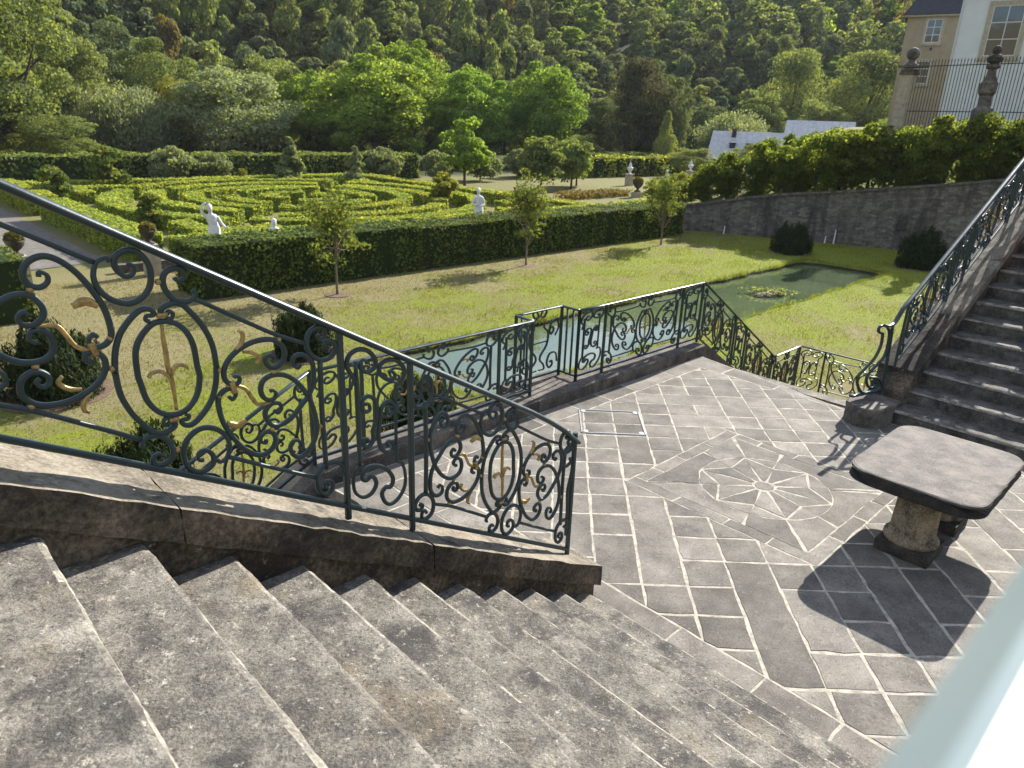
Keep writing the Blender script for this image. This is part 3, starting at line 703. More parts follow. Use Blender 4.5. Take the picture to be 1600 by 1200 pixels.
# kerb and retaining wall of the landing
kerb = thing('stone_kerb', 'raised grey stone kerb carrying the level railing above the pond', 'kerb', W(6, 5.6, 0))
kc = [2.93, 4.1, 5.2, 5.80, 6.72, 7.45, 8.5, 9.50]
for i in range(len(kc)-1):
    a1 = 6.14 if i == 3 else 5.86
    rough_prism('kerb_stone', [(5.44, -.32), (a1, -.32), (a1, .150), (a1-.02, .168), (5.46, .168), (5.44, .150)], lambda u, s, z: W(s, u, z), kc[i]+.003, kc[i+1]-.003, 14, MT['kerb'], kerb, 50+i, .004, .07)
tw = thing('terrace_wall', 'rubble wall holding up the landing above the lawn', 'wall', W(6, 5.8, LAWN))
m = MB(); m.box(W(2.96, 5.0, -2.6), dv*6.5, av*.82, zv*2.27); m.box(W(5.82, 5.82, -2.6), dv*.88, av*.28, zv*2.27); m.build('wall_body', MT['wall'], tw)
m = MB(); m.box(W(3.4, -1.4, -2.6), dv*5.4, av*6.4, zv*2.28); m.build('fill', MT['wall'], tw)

# lower flights down to the lawn at both ends
def lower(sgn, label, d0):
    st = thing('lower_staircase', label, 'staircase', W(d0, 4.3, 0))
    for k in range(1, 10):
        z = -.172*k; dn = d0+sgn*.31*k
        f = (lambda u, s, z_: W(u, s, z_))
        rough_prism('step', step_profile(dn, z, .42, .26, e=sgn), f, 3.06, 5.42, 16, MT['step'], st, 300+k+10*sgn, .004, .12)
    e = d0+sgn*2.79
    m = MB(); m.box(W(e if sgn > 0 else e-1.25, 2.9, -2.5), dv*1.25, av*2.95, zv*.95); m.build('lower_landing', MT['step'], st)
    poly = [(d0, .166), (e, -1.45), (e, -2.5), (d0, -2.5)] if sgn > 0 else [(d0, .166), (d0, -2.5), (e, -2.5), (e, -1.45)]
    rough_prism('side_wall', poly, lambda u, s, z: W(u, s, z), 5.44, 5.86, 4, MT['kerb'], st, 350+sgn, .005, .2)
    m = MB(); prism(m, [(d0, -.15), (e, -1.75), (e, -2.5), (d0, -2.5)], 3.08, 5.40); m.build('stair_core', MT['wall'], st)
    return st
lower(1, 'hidden stone flight dropping from the far right corner of the landing', 9.50)
lower(-1, 'stone flight dropping to the left behind the foreground railing', 2.93)

# right flight -----------------------------------------------------------
thr = TH-math.radians(2); rd_, ra_ = np.array([math.cos(thr), math.sin(thr), 0]), np.array([-math.sin(thr), math.cos(thr), 0])
RP = W(8.95, 2.475, 0)
def RW(u, s, z): return RP+rd_*u+ra_*s+zv*z
rst = thing('stone_staircase', 'shaded stone flight climbing away at the right edge beyond the table', 'staircase', RP)
for k in range(1, 19):
    edge_tone(rough_prism('step', step_profile(.37*(k-1), .175*k, .46, .27, e=-1), RW, -3.2, .02, 46, MT['dimstep'], rst, 400+k, .0045, .09))  # shade is put into the stone colour, sun strips into the paler edges
m = MB(); m.add([RW(u, s, z) for s in (-3.15, 0) for u, z in ((.1, -.5), (6.6, -.5), (6.6, 2.9), (.1, -.1))], [(0, 1, 2, 3), (7, 6, 5, 4), (0, 4, 5, 1), (1, 5, 6, 2), (2, 6, 7, 3), (3, 7, 4, 0)]); m.build('stair_core', MT['wall'], rst)
m = MB(); m.box(RW(6.65, -3.2, 2.43), rd_*4, ra_*3.7, zv*.72); m.build('upper_landing', MT['step'], rst)
RSL = .50
rw = thing('stair_wall', 'streaked stone side wall with a rounded foot beside the right-hand flight', 'wall', RP)
def rz(u): return .37+RSL*u
rough_prism('wall_body', [(.55, -.4), (8, -.4), (8, rz(8)-.13), (.55, rz(.55)-.13)], RW, .01, .40, 5, MT['wall'], rw, 61, .007, .2)
for i, (a, b) in enumerate(((.42, 1.5), (1.5, 2.7), (2.7, 4.0), (4.0, 5.4), (5.4, 8))):
    rough_prism('coping_stone', [(a+.003, rz(a)-.13), (b-.003, rz(b)-.13), (b-.003, rz(b)), (a+.003, rz(a))], RW, -.03, .44, 6, MT['coping'] if i else MT['wall'], rw, 62+i, .005, .1)
# rounded newel block at the foot
def newel():
    r = rng(9); pts = []
    for t in np.linspace(math.radians(100), math.radians(268), 13): pts.append((-.06+.26*math.cos(t)-.14, .24+.24*math.sin(t)))
    out = [(.60, .47)]+pts+[(.60, -.02)]
    V = []; F = []; n = len(out)
    for z, g in ((-.1, 0), (.17, 0), (.225, -.010), (.245, -.03)):
        c = np.mean(out, axis=0)
        for u, s in out:
            q = np.array([u, s]); q = q+(q-c)*g*2; V.append(RW(q[0]+r.normal(0, .004), q[1]+r.normal(0, .004), z+r.normal(0, .004)))
    for k in range(3):
        for i in range(n): F.append((k*n+i, k*n+(i+1) % n, (k+1)*n+(i+1) % n, (k+1)*n+i))
    F.append(tuple(3*n+i for i in range(n)))
    part('newel_block', V, F, MT['kerb'], rw)
    rough_prism('wedge_block', [(.15, .20), (.70, .20), (.70, rz(.70)-.02), (.50, rz(.5)-.04), (.30, .40)], RW, .0, .42, 5, MT['wall'], rw, 88, .012, .07)
newel()
# far side wall of the right flight, and of the near flight (beyond the frame)
ow = thing('stair_wall', 'outer stone side wall of the right-hand flight against the terrace', 'wall', RW(3, -3.3, 0))
rough_prism('wall_body', [(.2, -.3), (8, -.3), (8, rz(8)), (.2, rz(.2))], RW, -3.55, -3.21, 4, MT['wall'], ow, 95, .007, .25)
LONG = {
'S1':[(.25,.505),(.259,.518),(.274,.515),(.269,.491),(.249,.477),(.224,.475),(.211,.498),(.218,.54),(.246,.594),(.292,.651),(.349,.701),(.411,.736),(.455,.742),(.481,.718),(.475,.669),(.446,.629),(.417,.612),(.393,.621),(.395,.648),(.416,.667),(.432,.658),(.419,.639)],
'S2':[(.223,.412),(.235,.404),(.25,.427),(.249,.45),(.229,.451),(.199,.427),(.177,.385),(.177,.334),(.189,.28),(.215,.235),(.253,.191),(.301,.17),(.346,.179),(.39,.222),(.408,.271),(.396,.299),(.367,.294),(.342,.265),(.34,.24),(.36,.239),(.364,.256)],
'S3':[(.401,.498),(.413,.505),(.427,.498),(.419,.471),(.392,.453),(.368,.46),(.36,.493),(.377,.54),(.419,.578),(.472,.597),(.518,.589),(.557,.56),(.585,.519),(.603,.462),(.611,.394),(.597,.325),(.561,.256),(.52,.212),(.484,.215),(.474,.252),(.495,.289),(.523,.291),(.531,.27),(.514,.256)],
'S4':[(.414,.412),(.428,.404),(.447,.432),(.437,.453),(.402,.438),(.373,.396),(.373,.36),(.399,.337),(.441,.353),(.492,.402),(.539,.473),(.58,.537),(.606,.601),(.613,.665),(.607,.706),(.581,.726),(.545,.718),(.519,.691),(.517,.661),(.537,.653),(.554,.677)],
'S5':[(.644,.849),(.655,.835),(.678,.856),(.677,.889),(.646,.885),(.607,.849),(.59,.807),(.59,.765),(.612,.738),(.655,.733),(.701,.765),(.729,.813),(.721,.843),(.689,.837),(.672,.809),(.684,.798),(.694,.818)],
'S6':[(.685,.166),(.703,.184),(.72,.167),(.738,.193),(.726,.228),(.682,.227),(.634,.194),(.601,.139),(.594,.082),(.611,.044),(.645,.045),(.674,.086),(.669,.12),(.642,.114),(.63,.083),(.647,.08)],
'S7':[(.067,.842),(.079,.835),(.102,.86),(.098,.886),(.067,.878),(.037,.848),(.024,.808),(.032,.773),(.06,.753),(.102,.766),(.128,.792),(.137,.819),(.126,.819)],
'S8':[(.088,.084),(.068,.082),(.074,.113),(.103,.135),(.129,.115),(.122,.072),(.077,.028),(.037,.027),(.015,.062),(.02,.127),(.051,.187),(.099,.233),(.15,.245),(.189,.227),(.202,.183),(.186,.125),(.154,.092),(.145,.102)],
'ringR':[(.019,.663),(.038,.673),(.045,.694),(.032,.698),(.022,.684),(.004,.676),(.008,.698),(.045,.734),(.082,.745),(.115,.723),(.153,.682),(.179,.618),(.185,.533),(.185,.533),(.174,.452),(.148,.37),(.106,.295),(.066,.243),(.036,.228),(.023,.236),(.029,.249),(.049,.26),(.054,.278),(.042,.278)],
'inner':[(.009,.649),(-.033,.621),(-.079,.553),(-.105,.483),(-.11,.395),(-.105,.356),(-.091,.292),(-.06,.259),(-.021,.255),(.018,.273),(.06,.314),(.096,.381),(.114,.459),(.11,.506),(.105,.589),(.087,.635),(.058,.656),(.027,.655)],
'subT':[(.127,.79),(.309,.778),(.452,.772),(.579,.782)],
'subB':[(.194,.127),(.364,.123),(.59,.122)],
'bar':[(.648,.73),(.642,.487),(.646,.184)],
'goldstem':[(.0,.63),(-.002,.579),(.0,.523),(.0,.466),(.006,.42),(.01,.358),(.01,.287)],
'goldL':[(-.074,.392),(-.058,.419),(-.03,.434),(-.009,.426),(.006,.405)],
'goldR':[(.072,.484),(.062,.491),(.038,.485),(.017,.456),(.006,.42)],
'gold1':[(.291,.725),(.306,.717),(.297,.675),(.27,.637)],
'gold2':[(.301,.638),(.339,.649),(.367,.637),(.353,.606)],
'gold3':[(.217,.457),(.259,.473),(.296,.471),(.319,.438),(.339,.418),(.368,.427),(.403,.445)],
'gold4':[(.205,.288),(.241,.287),(.282,.323)],
'clasp':[(.237,.485),(.247,.44)],
}
NARROW = {
'N1':[(-.153,.64),(-.147,.659),(-.131,.697),(-.152,.727),(-.167,.758),(-.15,.812),(-.106,.855),(-.054,.872),(-.014,.852),(-.009,.811),(-.041,.772),(-.076,.759),(-.095,.779),(-.08,.812),(-.059,.817),(-.057,.804)],
'N2':[(.069,.806),(.088,.816),(.107,.802),(.087,.773),(.05,.765),(.014,.786),(.021,.827),(.065,.868),(.121,.884),(.159,.861),(.158,.815),(.131,.766),(.108,.729),(.103,.427),(.104,.329)],
'N3':[(-.118,.792),(-.116,.514),(-.119,.248)],
'N4':[(-.075,.589),(-.054,.596),(-.049,.569),(-.073,.55),(-.096,.566),(-.092,.6),(-.058,.637),(-.022,.634),(-.008,.594),(-.017,.516),(-.035,.459),(-.034,.413),(-.063,.366),(-.093,.364),(-.098,.389),(-.073,.407),(-.065,.392)],
'N5':[(.083,.626),(.057,.615),(.047,.591),(.066,.582),(.092,.608),(.093,.64),(.065,.649),(.029,.617),(.012,.566),(.004,.505),(-.004,.45),(.006,.382),(.037,.361),(.076,.377),(.087,.413),(.064,.431),(.045,.414),(.051,.397)],
'N6':[(-.104,.252),(-.135,.227),(-.159,.162),(-.154,.091),(-.112,.069),(-.061,.099),(-.028,.156),(-.033,.191),(-.057,.201),(-.083,.173),(-.108,.174),(-.1,.212),(-.061,.254),(.002,.27),(.053,.255),(.078,.217),(.063,.17),(.03,.156),(.006,.113),(.027,.067),(.067,.069),(.115,.118),(.151,.19),(.156,.267),(.134,.325),(.087,.322)],
}
# ------------------------------------------------------------------ wrought-iron railings (panel outlines: metres from the panel middle, metres above the bottom rail)
TS, TH_ = -.577, .905
SEC8 = [(-.5, -.28), (-.28, -.5), (.28, -.5), (.5, -.28), (.5, .28), (.28, .5), (-.28, .5), (-.5, .28)]
SECR = [(.5*math.cos(t), .5*math.sin(t)) for t in np.linspace(0, 2*math.pi, 13)[:-1]]
SEC4 = [(-.5, -.5), (.5, -.5), (.5, .5), (-.5, .5)]
def bar_mesh(P, wd, dep, o, e, out, closed=False, sec=SEC8, taper=False):
    """flat bar bent in the plane spanned by e and z through o; P = (u, z)"""
    P = np.asarray(P, float); m = len(P); n = len(sec)
    T = (np.roll(P, -1, 0)-np.roll(P, 1, 0)) if closed else np.gradient(P, axis=0)
    T = unit(T); N = np.stack([-T[:, 1], T[:, 0]], 1)
    ws = np.full(m, wd)
    if taper and not closed:
        t = np.linspace(0, 1, m); ws = wd*np.interp(t, [0, .07, .25, .75, .93, 1], [.75, .62, 1, 1, .62, .75])
    V = np.empty((m, n, 3))
    for k, (x, y) in enumerate(sec):
        q = P+N*(x*ws)[:, None]
        V[:, k] = o+q[:, :1]*e+q[:, 1:]*zv+out*(y*dep)
    F = []
    for i in range(m if closed else m-1):
        j = (i+1) % m
        for k in range(n): F.append((i*n+k, i*n+(k+1) % n, j*n+(k+1) % n, j*n+k))
    if not closed: F += [tuple(range(n))[::-1], tuple((m-1)*n+k for k in range(n))]
    return V.reshape(-1, 3), F
BALL = [(.0, -.013), (.009, -.010), (.013, 0), (.009, .010), (.0, .013)]
def railing(root, p0, e, slope, layout, h=TH_, fine=True, bw=.021, handrail=True, hr_ext=(0, 0), post_drop=.07, first_post=True, last_post=True):
    """run of railing from p0 (bottom rail, start) along unit e; layout = [(kind, length)], slope = dz/du"""
    out = np.cross(e, zv); o = np.asarray(p0, float); iron, gold = MT['iron'], MT['gold']
    sec, nn = (SEC8, 5) if fine else (SEC4, 3)
    L = sum(x for _, x in layout); zb = lambda u: slope*u
    def stroke(name, P, wd=bw, dep=None, closed=False, mat=iron, taper=True, smooth=True, sm=True, rail=False):
        Q = catmull(P, nn, closed) if sm else np.asarray(P, float)
        V, F = bar_mesh(Q, wd, dep or wd*.95, o, e, out, closed, SECR if rail else sec, taper)
        return part(name, V, F, MT['railtop'] if rail else mat, root, (fine and smooth) or rail)
    stroke('bottom_rail', [(u, zb(u)) for u in np.linspace(0, L, 6)], .026, .026, taper=False, sm=False, smooth=False)
    if handrail:
        us = np.linspace(-hr_ext[0], L+hr_ext[1], 8)
        stroke('handrail', [(u, zb(u)+h+.012) for u in us], .030, .056, taper=False, sm=False, rail=True)
    def post(u):
        V, F = bar_mesh([(u, zb(u)-post_drop), (u, zb(u)+h*.5), (u, zb(u)+h)], .030, .030, o, e, out, False, SEC8 if fine else SEC4); part('post', V, F, iron, root)
    u = 0.0
    if first_post: post(0)
    for kind, ln in layout:
        uc = u+ln/2
        sg = 1 if slope <= 0 else -1                                     # traced panel falls with +s
        level = abs(slope) < .05
        hs = h/TH_
        def tf(P, half, sc, true=False):
            P = np.asarray(P, float).copy(); s, w_ = P[:, 0], P[:, 1]
            if level:
                if true: w_ = w_+TS*s
                s = s*half
            else:
                if half < 0: s, w_ = -s, TH_-w_
                s = s*sg
            uu = uc+s*sc
            return np.stack([uu, slope*uu+w_*hs if not (level and true) else w_*hs], 1)
        if kind == 'L':
            sc = ln/2/.752; scc = min(sc, 1.08)
            for half in (1, -1):
                for k in ('S1', 'S2', 'S3', 'S4', 'S5', 'S6', 'S7', 'S8'):
                    q = LONG[k]
                    stroke('scroll', tf(q, half, sc))
                stroke('oval_ring', tf(LONG['ringR'], half, scc, True))
                stroke('sub_rail', tf(LONG['subT'], half, sc), .018, taper=False); stroke('sub_rail', tf(LONG['subB'], half, sc), .018, taper=False)
                stroke('upright', tf(LONG['bar'], half, sc), .022, taper=False)
                for k in ('gold1', 'gold2', 'gold3', 'gold4'):
                    if fine or k in ('gold2', 'gold3'): stroke('gilt_leaf', tf(LONG[k], half, sc), .016 if k != 'gold4' else .03, .02 if k != 'gold3' else .012, mat=gold)
                stroke('gilt_collar', tf(LONG['clasp'], half, sc), .024, .032, mat=gold, taper=False)
                if fine:
                    for q in ((.192, .52), (.183, .40), (.425, .595), (.395, .315), (.63, .40), (.008, .80), (.46, .755)):
                        pp = tf([q], half, sc)[0]; mb = MB(); mb.lathe(o+e*pp[0]+zv*pp[1], BALL, 8); mb.build('gilt_bead', gold, root, True)
            stroke('oval_ring', tf(LONG['inner'], 1, scc, True), closed=True)
            stroke('gilt_stem', tf(LONG['goldstem'], 1, scc, True), .017, .017, mat=gold)
            stroke('gilt_leaf', tf(LONG['goldL'], 1, scc, True), .014, .026, mat=gold); stroke('gilt_leaf', tf(LONG['goldR'], 1, scc, True), .014, .026, mat=gold)
            for q in ((.005, .672), (-.005, .242)):
                pp = tf([q], 1, scc, True)[0]; stroke('gilt_collar', [pp-np.array([.018, 0]), pp+np.array([.018, 0])], .02, .032, mat=gold, taper=False, sm=False)
        elif kind == 'N':
            sc = ln/2/.1985; sc_ = min(sc, 1.35)
            for k, q in NARROW.items():
                stroke('upright' if k == 'N3' else 'scroll', tf(q, 1, sc_), .024 if k == 'N3' else bw)
        elif kind == 'V':                                                # vase panel of the little balcony
            hw_ = ln/2
            vase = [(-.13, .08), (.13, .08), (.13, .14), (.05, .20), (.05, .27), (.17, .42), (.19, .60), (.10, .68), (.12, .74)]
            for half in (1, -1):
                stroke('scroll', [(uc+half*s, w_) for s, w_ in [(.02, .08), (.12, .08), (.10, .15), (.04, .21), (.05, .28), (.15, .40), (.17, .56), (.09, .64), (.11, .72), (.05, .76)]])
                stroke('scroll', [(uc+half*s, w_) for s, w_ in [(.20, .60), (.24, .63), (.27, .58), (.22, .53), (.19, .60), (.24, .70), (.33, .70), (.36, .60), (.30, .50)]])
                stroke('scroll', [(uc+half*s, w_) for s, w_ in [(.22, .15), (.26, .17), (.27, .11), (.21, .08), (.17, .16), (.22, .27), (.33, .26), (.36, .14)]])
                stroke('scroll', [(uc+half*s, w_) for s, w_ in [(.05, .86), (.02, .80), (.08, .78), (.12, .84), (.08, .89)]])
                stroke('gilt_leaf', [(uc+half*s, w_) for s, w_ in [(.0, .80), (.06, .75), (.12, .70)]], .018, .02, mat=gold)
            stroke('sub_rail', [(uc-.16, .45), (uc+.16, .45)], .016, taper=False, sm=False)
        u += ln
        if u < L-.01 or last_post: post(u)
    return root

# foreground railing on the near stair wall
rail_near = thing('stair_railing', 'dark teal wrought-iron scroll railing with gilt leaves sloping down beside the foreground steps', 'railing', W(1.6, 2.78, 1.4))
sl = -.577
def nb(d): return 2.398+sl*d
railing(rail_near, W(-1.39, 2.78, nb(-1.39)), dv, sl, [('L', 1.10)], handrail=False, last_post=True)
railing(rail_near, W(.109, 2.78, nb(.109)), dv, sl, [('L', 1.504), ('N', .392)], first_post=True, handrail=False)
railing(rail_near, W(-.29, 2.78, nb(-.29)), dv, sl, [('N', .399)], handrail=False, last_post=False)
def add_bar(root, name, P, wd, dep, o, e, mat=None, sm=True, n=5, smooth=True, sec=SEC8, taper=False):
    out = np.cross(e, zv); V, F = bar_mesh(catmull(P, n) if sm else P, wd, dep, o, e, out, False, sec, taper); return part(name, V, F, mat or MT['iron'], root, smooth)
# last panel: the rails dip towards the end post
railing(rail_near, W(2.005, 2.78, nb(2.005)), dv, sl, [('L', 1.335)], handrail=False, first_post=False, last_post=True)
o0 = W(0, 2.78, 0)
add_bar(rail_near, 'handrail', [(-1.4, nb(-1.4)+.925), (0, nb(0)+.920), (1.0, nb(1)+.917), (2.0, nb(2)+.915), (2.9, nb(2.9)+.915), (3.08, nb(3.08)+.905), (3.22, nb(3.22)+.885), (3.37, nb(3.37)+.845)], .034, .058, o0, dv, MT['railtop'], sm=False, sec=SECR)
add_bar(rail_near, 'scroll', [(3.30, 1.20), (3.31, 1.17), (3.26, 1.15), (3.22, 1.21), (3.27, 1.29), (3.33, 1.24), (3.33, 1.10), (3.30, .95), (3.31, .80), (3.31, .60)], .02, .02, o0, dv)

# level railing over the kerb, with its little balcony
rail_kerb = thing('level_railing', 'level dark scroll railing with a small box balcony on the kerb above the pond', 'railing', W(6.2, 5.62, .17))
zk = .235; hk = .86
jA = W(5.83, 5.62, zk); jB = W(5.85, 5.92, zk); jC = W(6.67, 5.92, zk); jD = W(6.67, 5.62, zk)
railing(rail_kerb, W(2.93, 5.62, zk), dv, 0, [('N', .55), ('L', 1.82), ('N', .53)], hk, False)
railing(rail_kerb, jD, dv, 0, [('N', .53), ('L', 1.80), ('N', .53)], hk, False)
for a, b, kk in ((jA, jB, 'X'), (jB, jC, 'V'), (jC, jD, 'X')):
    L_ = np.linalg.norm(b-a); railing(rail_kerb, a, (b-a)/L_, 0, [(kk, L_)], hk, False, first_post=False)
for q in (W(5.85, 5.72, zk), W(6.67, 5.72, zk), W(5.85, 5.82, zk), W(6.67, 5.82, zk)):
    add_bar(rail_kerb, 'upright', [(0, 0), (0, hk)], .02, .02, q, dv, sm=False, sec=SEC4)
# rails down the lower flights
rail_lr = thing('stair_railing', 'dark scroll railing dropping from the far corner of the landing', 'railing', W(9.6, 5.62, .1))
s_r = -.625
railing(rail_lr, W(9.55, 5.62, zk), dv, s_r, [('L', 1.15), ('N', .42), ('L', 1.17)], hk, False, first_post=False)
rail_ll = thing('stair_railing', 'dark scroll railing dropping to the left behind the foreground railing', 'railing', W(2.9, 5.62, .1))
railing(rail_ll, W(2.92, 5.62, zk), -dv, -.50, [('L', 1.35), ('N', .45), ('L', 1.3)], hk, False, first_post=False)
rail_low = thing('level_railing', 'thin dark scroll railing round the lower landing in front of the lawn', 'railing', W(13.4, 4.5, -1.5))
zl = -1.50
railing(rail_low, W(12.29, 5.60, zl), dv, 0, [('L', 1.10)], hk, False, first_post=False)
railing(rail_low, W(13.39, 5.60, zl), -av, 0, [('N', .50), ('L', 1.6), ('N', .45)], hk, False, first_post=False)

# railing of the right flight, ending in a volute
rail_r = thing('stair_railing', 'dark scroll railing ending in a big volute beside the right-hand flight', 'railing', RW(.4, .22, .4))
e_r = rd_; 
railing(rail_r, RW(.40, .24, rz(.40)+.07), e_r, RSL, [('L', 1.34), ('N', .44), ('L', 1.42), ('N', .44), ('L', 1.45)], .80, True, handrail=False)
add_bar(rail_r, 'handrail', [(-.22, 1.215), (-.1, 1.19), (.05, 1.205), (.15, 1.275), (.26, 1.365), (.6, 1.535), (1.69, 2.08), (3.6, 3.04), (5.6, 4.04)], .034, .058, RW(0, .24, 0), e_r, MT['railtop'], sm=True, n=3, sec=SECR)
vo = W(9.207, 2.743, 0); ve = unit(-.973*dv+.23*av)
VOL = [[(.243, 1.06), (.338, 1.097), (.333, 1.156), (.221, 1.152), (.117, 1.066), (.086, .91), (.10, .768), (.198, .678), (.324, .583), (.375, .497), (.308, .392), (.198, .354), (.149, .399), (.233, .454)],
       [(.243, 1.06), (.23, .908), (.304, .755), (.455, .643), (.553, .566), (.541, .461), (.416, .336), (.236, .295), (.079, .31), (.045, .382), (.142, .472), (.298, .506)]]
for P in VOL: add_bar(rail_r, 'volute_scroll', P, .028, .034, vo, ve, n=7)
add_bar(rail_r, 'volute_foot', [(.60, .31), (.40, .305), (.15, .305), (-.02, .31)], .028, .05, vo, ve)
add_bar(rail_r, 'post', [(.075, 1.16), (.03, .75), (.008, .29)], .034, .034, vo, ve)

# pale painted rail right beside the photographer, level at the head of the flight
rail_p = thing('level_railing', 'pale blue painted handrail, very close and out of focus in the bottom right corner', 'railing', W(-.3, -.15, 2.46))
def PR(a, b): return (a, H-b)
prof = [(.026, .175), (.033, .160), (.018, .139), (.012, .136), (-.050, .132), (-.058, .150), (-.050, .175)]
V = []; F = []; n = len(prof)
for d_ in (-.9, 2.3):
    for a, b in prof: V.append(W(d_, a*.68, H-b*.68-.05*d_))
F = [(i, (i+1) % n, n+(i+1) % n, n+i) for i in range(n)]+[tuple(range(n))[::-1], tuple(range(n, 2*n))]
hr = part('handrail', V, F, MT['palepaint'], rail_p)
hr.data.materials.append(MT['topglare'])
for i in (3, 4): hr.data.polygons[i].material_index = 1  # top faces carry the painted glare
for d_ in (-.6, 2.1):
    m = MB(); m.box(W(d_, -.03, 2.2), dv*.03, av*.03, zv*.90); m.build('post', MT['iron'], rail_p)
m = MB(); m.box(W(-.9, -.03, 2.30), dv*3.2, av*.025, zv*.025); m.build('bottom_rail', MT['iron'], rail_p)
tb = thing('stair_wall', 'stone wall on the photographer\'s side of the foreground steps', 'wall', W(0, -1, 0))
m = MB(); prism(m, [(-1.5, -2.4), (2.4, -2.4), (2.4, 2.28), (-1.5, 2.28)], -1.8, -.87); m.build('wall_body', MT['wall'], tb)
m = MB(); m.box(W(-1.5, -.865, 2.24), dv*3.9, av*.845, zv*.05); m.build('ledge', MT['coping'], tb)

# ------------------------------------------------------------------ stone table
TC = W(0, 0)+np.array([3.66, 5.50, 0]); tdir = np.radians(44.64); te, tf_ = np.array([math.cos(tdir), math.sin(tdir), 0]), np.array([-math.sin(tdir), math.cos(tdir), 0])
table = thing('stone_table', 'heavy stone table with a rounded slab top on two short columns', 'table', (TC[0], TC[1], 0))
def rounded(hx, hy, rr, k=6):
    P = []
    for cx, cy, a0 in ((hx-rr, hy-rr, 0), (-hx+rr, hy-rr, 90), (-hx+rr, -hy+rr, 180), (hx-rr, -hy+rr, 270)):
        for j in range(k+1):
            t = math.radians(a0+90*j/k); P.append((cx+rr*math.cos(t), cy+rr*math.sin(t)))
    return P
def slab_top(z0, z1, hx, hy):
    V = []; F = []; rings = [(z0, -.03), (z0+.02, 0), (z1-.016, 0), (z1-.005, -.006), (z1, -.018)]
    r = rng(31)
    for z, g in rings:
        P = rounded(hx+g, hy+g, .20)
        Q = []
        for i in range(len(P)):
            a, b = np.array(P[i]), np.array(P[(i+1) % len(P)]); k = max(1, int(np.linalg.norm(b-a)/.06))
            for j in range(k): Q.append(a+(b-a)*j/k)
        n = len(Q)
        for i, q in enumerate(Q):
            o = .0012*math.sin(i*1.7)+.0012*math.sin(i*.61+1)+r.normal(0, .0006); u = q*(1+o/max(.3, np.linalg.norm(q)))
            V.append(TC+te*u[0]+tf_*u[1]+zv*(z+r.normal(0, .0005)))
    for k in range(len(rings)-1):
        for i in range(n): F.append((k*n+i, k*n+(i+1) % n, (k+1)*n+(i+1) % n, (k+1)*n+i))
    F.append(tuple(range(n))[::-1]); F.append(tuple((len(rings)-1)*n+i for i in range(n)))
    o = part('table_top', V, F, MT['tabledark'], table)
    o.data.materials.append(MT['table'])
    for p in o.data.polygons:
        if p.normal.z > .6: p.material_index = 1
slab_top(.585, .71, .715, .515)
for sgn in (-1, 1):
    c = TC+te*.36*sgn-tf_*.02
    m = MB(); m.lathe(c, [(.205, .10), (.215, .125), (.21, .15), (.19, .165), (.183, .185), (.175, .20), (.172, .30), (.165, .45), (.158, .587)], 28)
    col = m.build('column', MT['column'], table, True)
    m = MB(); m.cbox(c+zv*.051, te*.42, tf_*.42, zv*.10); pl_ = m.build('plinth', MT['plinth'], table)

# ------------------------------------------------------------------ parterre garden beyond the lawn
hb = [8.3, 11.6, 17.0, 21.0, 24.7, 27.4, 30.6, 33.0, 35.5]
hnames = ['leftmost', 'second', 'third', 'fourth', 'fifth', 'sixth', 'seventh', 'rightmost']
for i in range(8):
    hh = 1.74-.012*i
    hedge_strip('clipped_hedge', [(hb[i]+.04, 23.75), (hb[i+1]-.04, 23.75)], 2.1, hh+(.03 if i % 2 else -.02), .085, 210, LF['hedge'], 600+i, hnames[i]+' block of the tall square-clipped hedge row behind the lawn', group='square-clipped hedge row')
hedge_strip('clipped_hedge', [(-9, 24.3), (3.9, 24.3)], 2.6, 1.75, .085, 150, LF['hedge'], 620, 'square-clipped hedge block at the far left edge beyond the gravel path', group='square-clipped hedge row')
m = MB(); pth = [(3.9, 30.4), (7.9, 31.0), (7.9, 60), (3.6, 60)]
m.add([W(d, a, LAWN+.02) for d, a in pth], [tuple(range(len(pth)))]); tag(m.build('gravel_path', MT['gravel']), 'pale gravel path leading back between the hedges', 'path', kind='structure')
lw = thing('low_wall', 'low stone kerb wall at the corner of the maze hedge', 'wall', W(9.4, 28.4, LAWN))
for i in range(4):
    m = MB(); m.box(W(7.6+i*.9, 28.3, LAWN-.1), dv*.893, av*.3, zv*(.42+.01*(i % 2))); m.build('stone', MT['kerb'], lw)

# box maze: outer rectangle, rings about the middle, spokes
MC = (22.8, 43.0); mi = 0
def maze(pts, wdt, hh, label):
    global mi
    P, L, C = seg_path(pts); zf = None
    dist = np.hypot(*(P.mean(0))); lf = .045+.0011*dist
    hedge_strip('box_hedge', pts, wdt, hh, lf, 210 if dist < 45 else 150, LF['box'], 700+mi, label, group='clipped box hedges of the maze', coremat=LF['hedge'], wob=.018, tilt=.7)
    mi += 1
maze([(9.2, 30.0), (9.2, 44.5)], 1.2, 1.10, 'near left side of the maze border, a waist-high box hedge')
maze([(9.2, 46.2), (9.2, 57.4)], 1.4, 1.05, 'far left side of the maze border, a waist-high box hedge')
maze([(10.0, 29.6), (20.8, 29.6)], 1.3, .95, 'left half of the maze border just behind the tall hedge row')
maze([(22.2, 29.6), (35.6, 29.6)], 1.3, .90, 'right half of the maze border just behind the tall hedge row')
maze([(36.4, 29.6), (36.4, 56.8)], 1.3, .85, 'right side of the maze border hedge')
maze([(10.2, 57.4), (36.4, 57.4)], 1.2, .85, 'back side of the maze border hedge')
def arc(rad, t0, t1, ex=1.0): return [(MC[0]+rad*math.cos(t)*.93, MC[1]+rad*math.sin(t)*ex) for t in np.linspace(math.radians(t0), math.radians(t1), max(5, int(abs(t1-t0)/11)))]
RN = ['innermost', 'second', 'third', 'fourth', 'outermost']
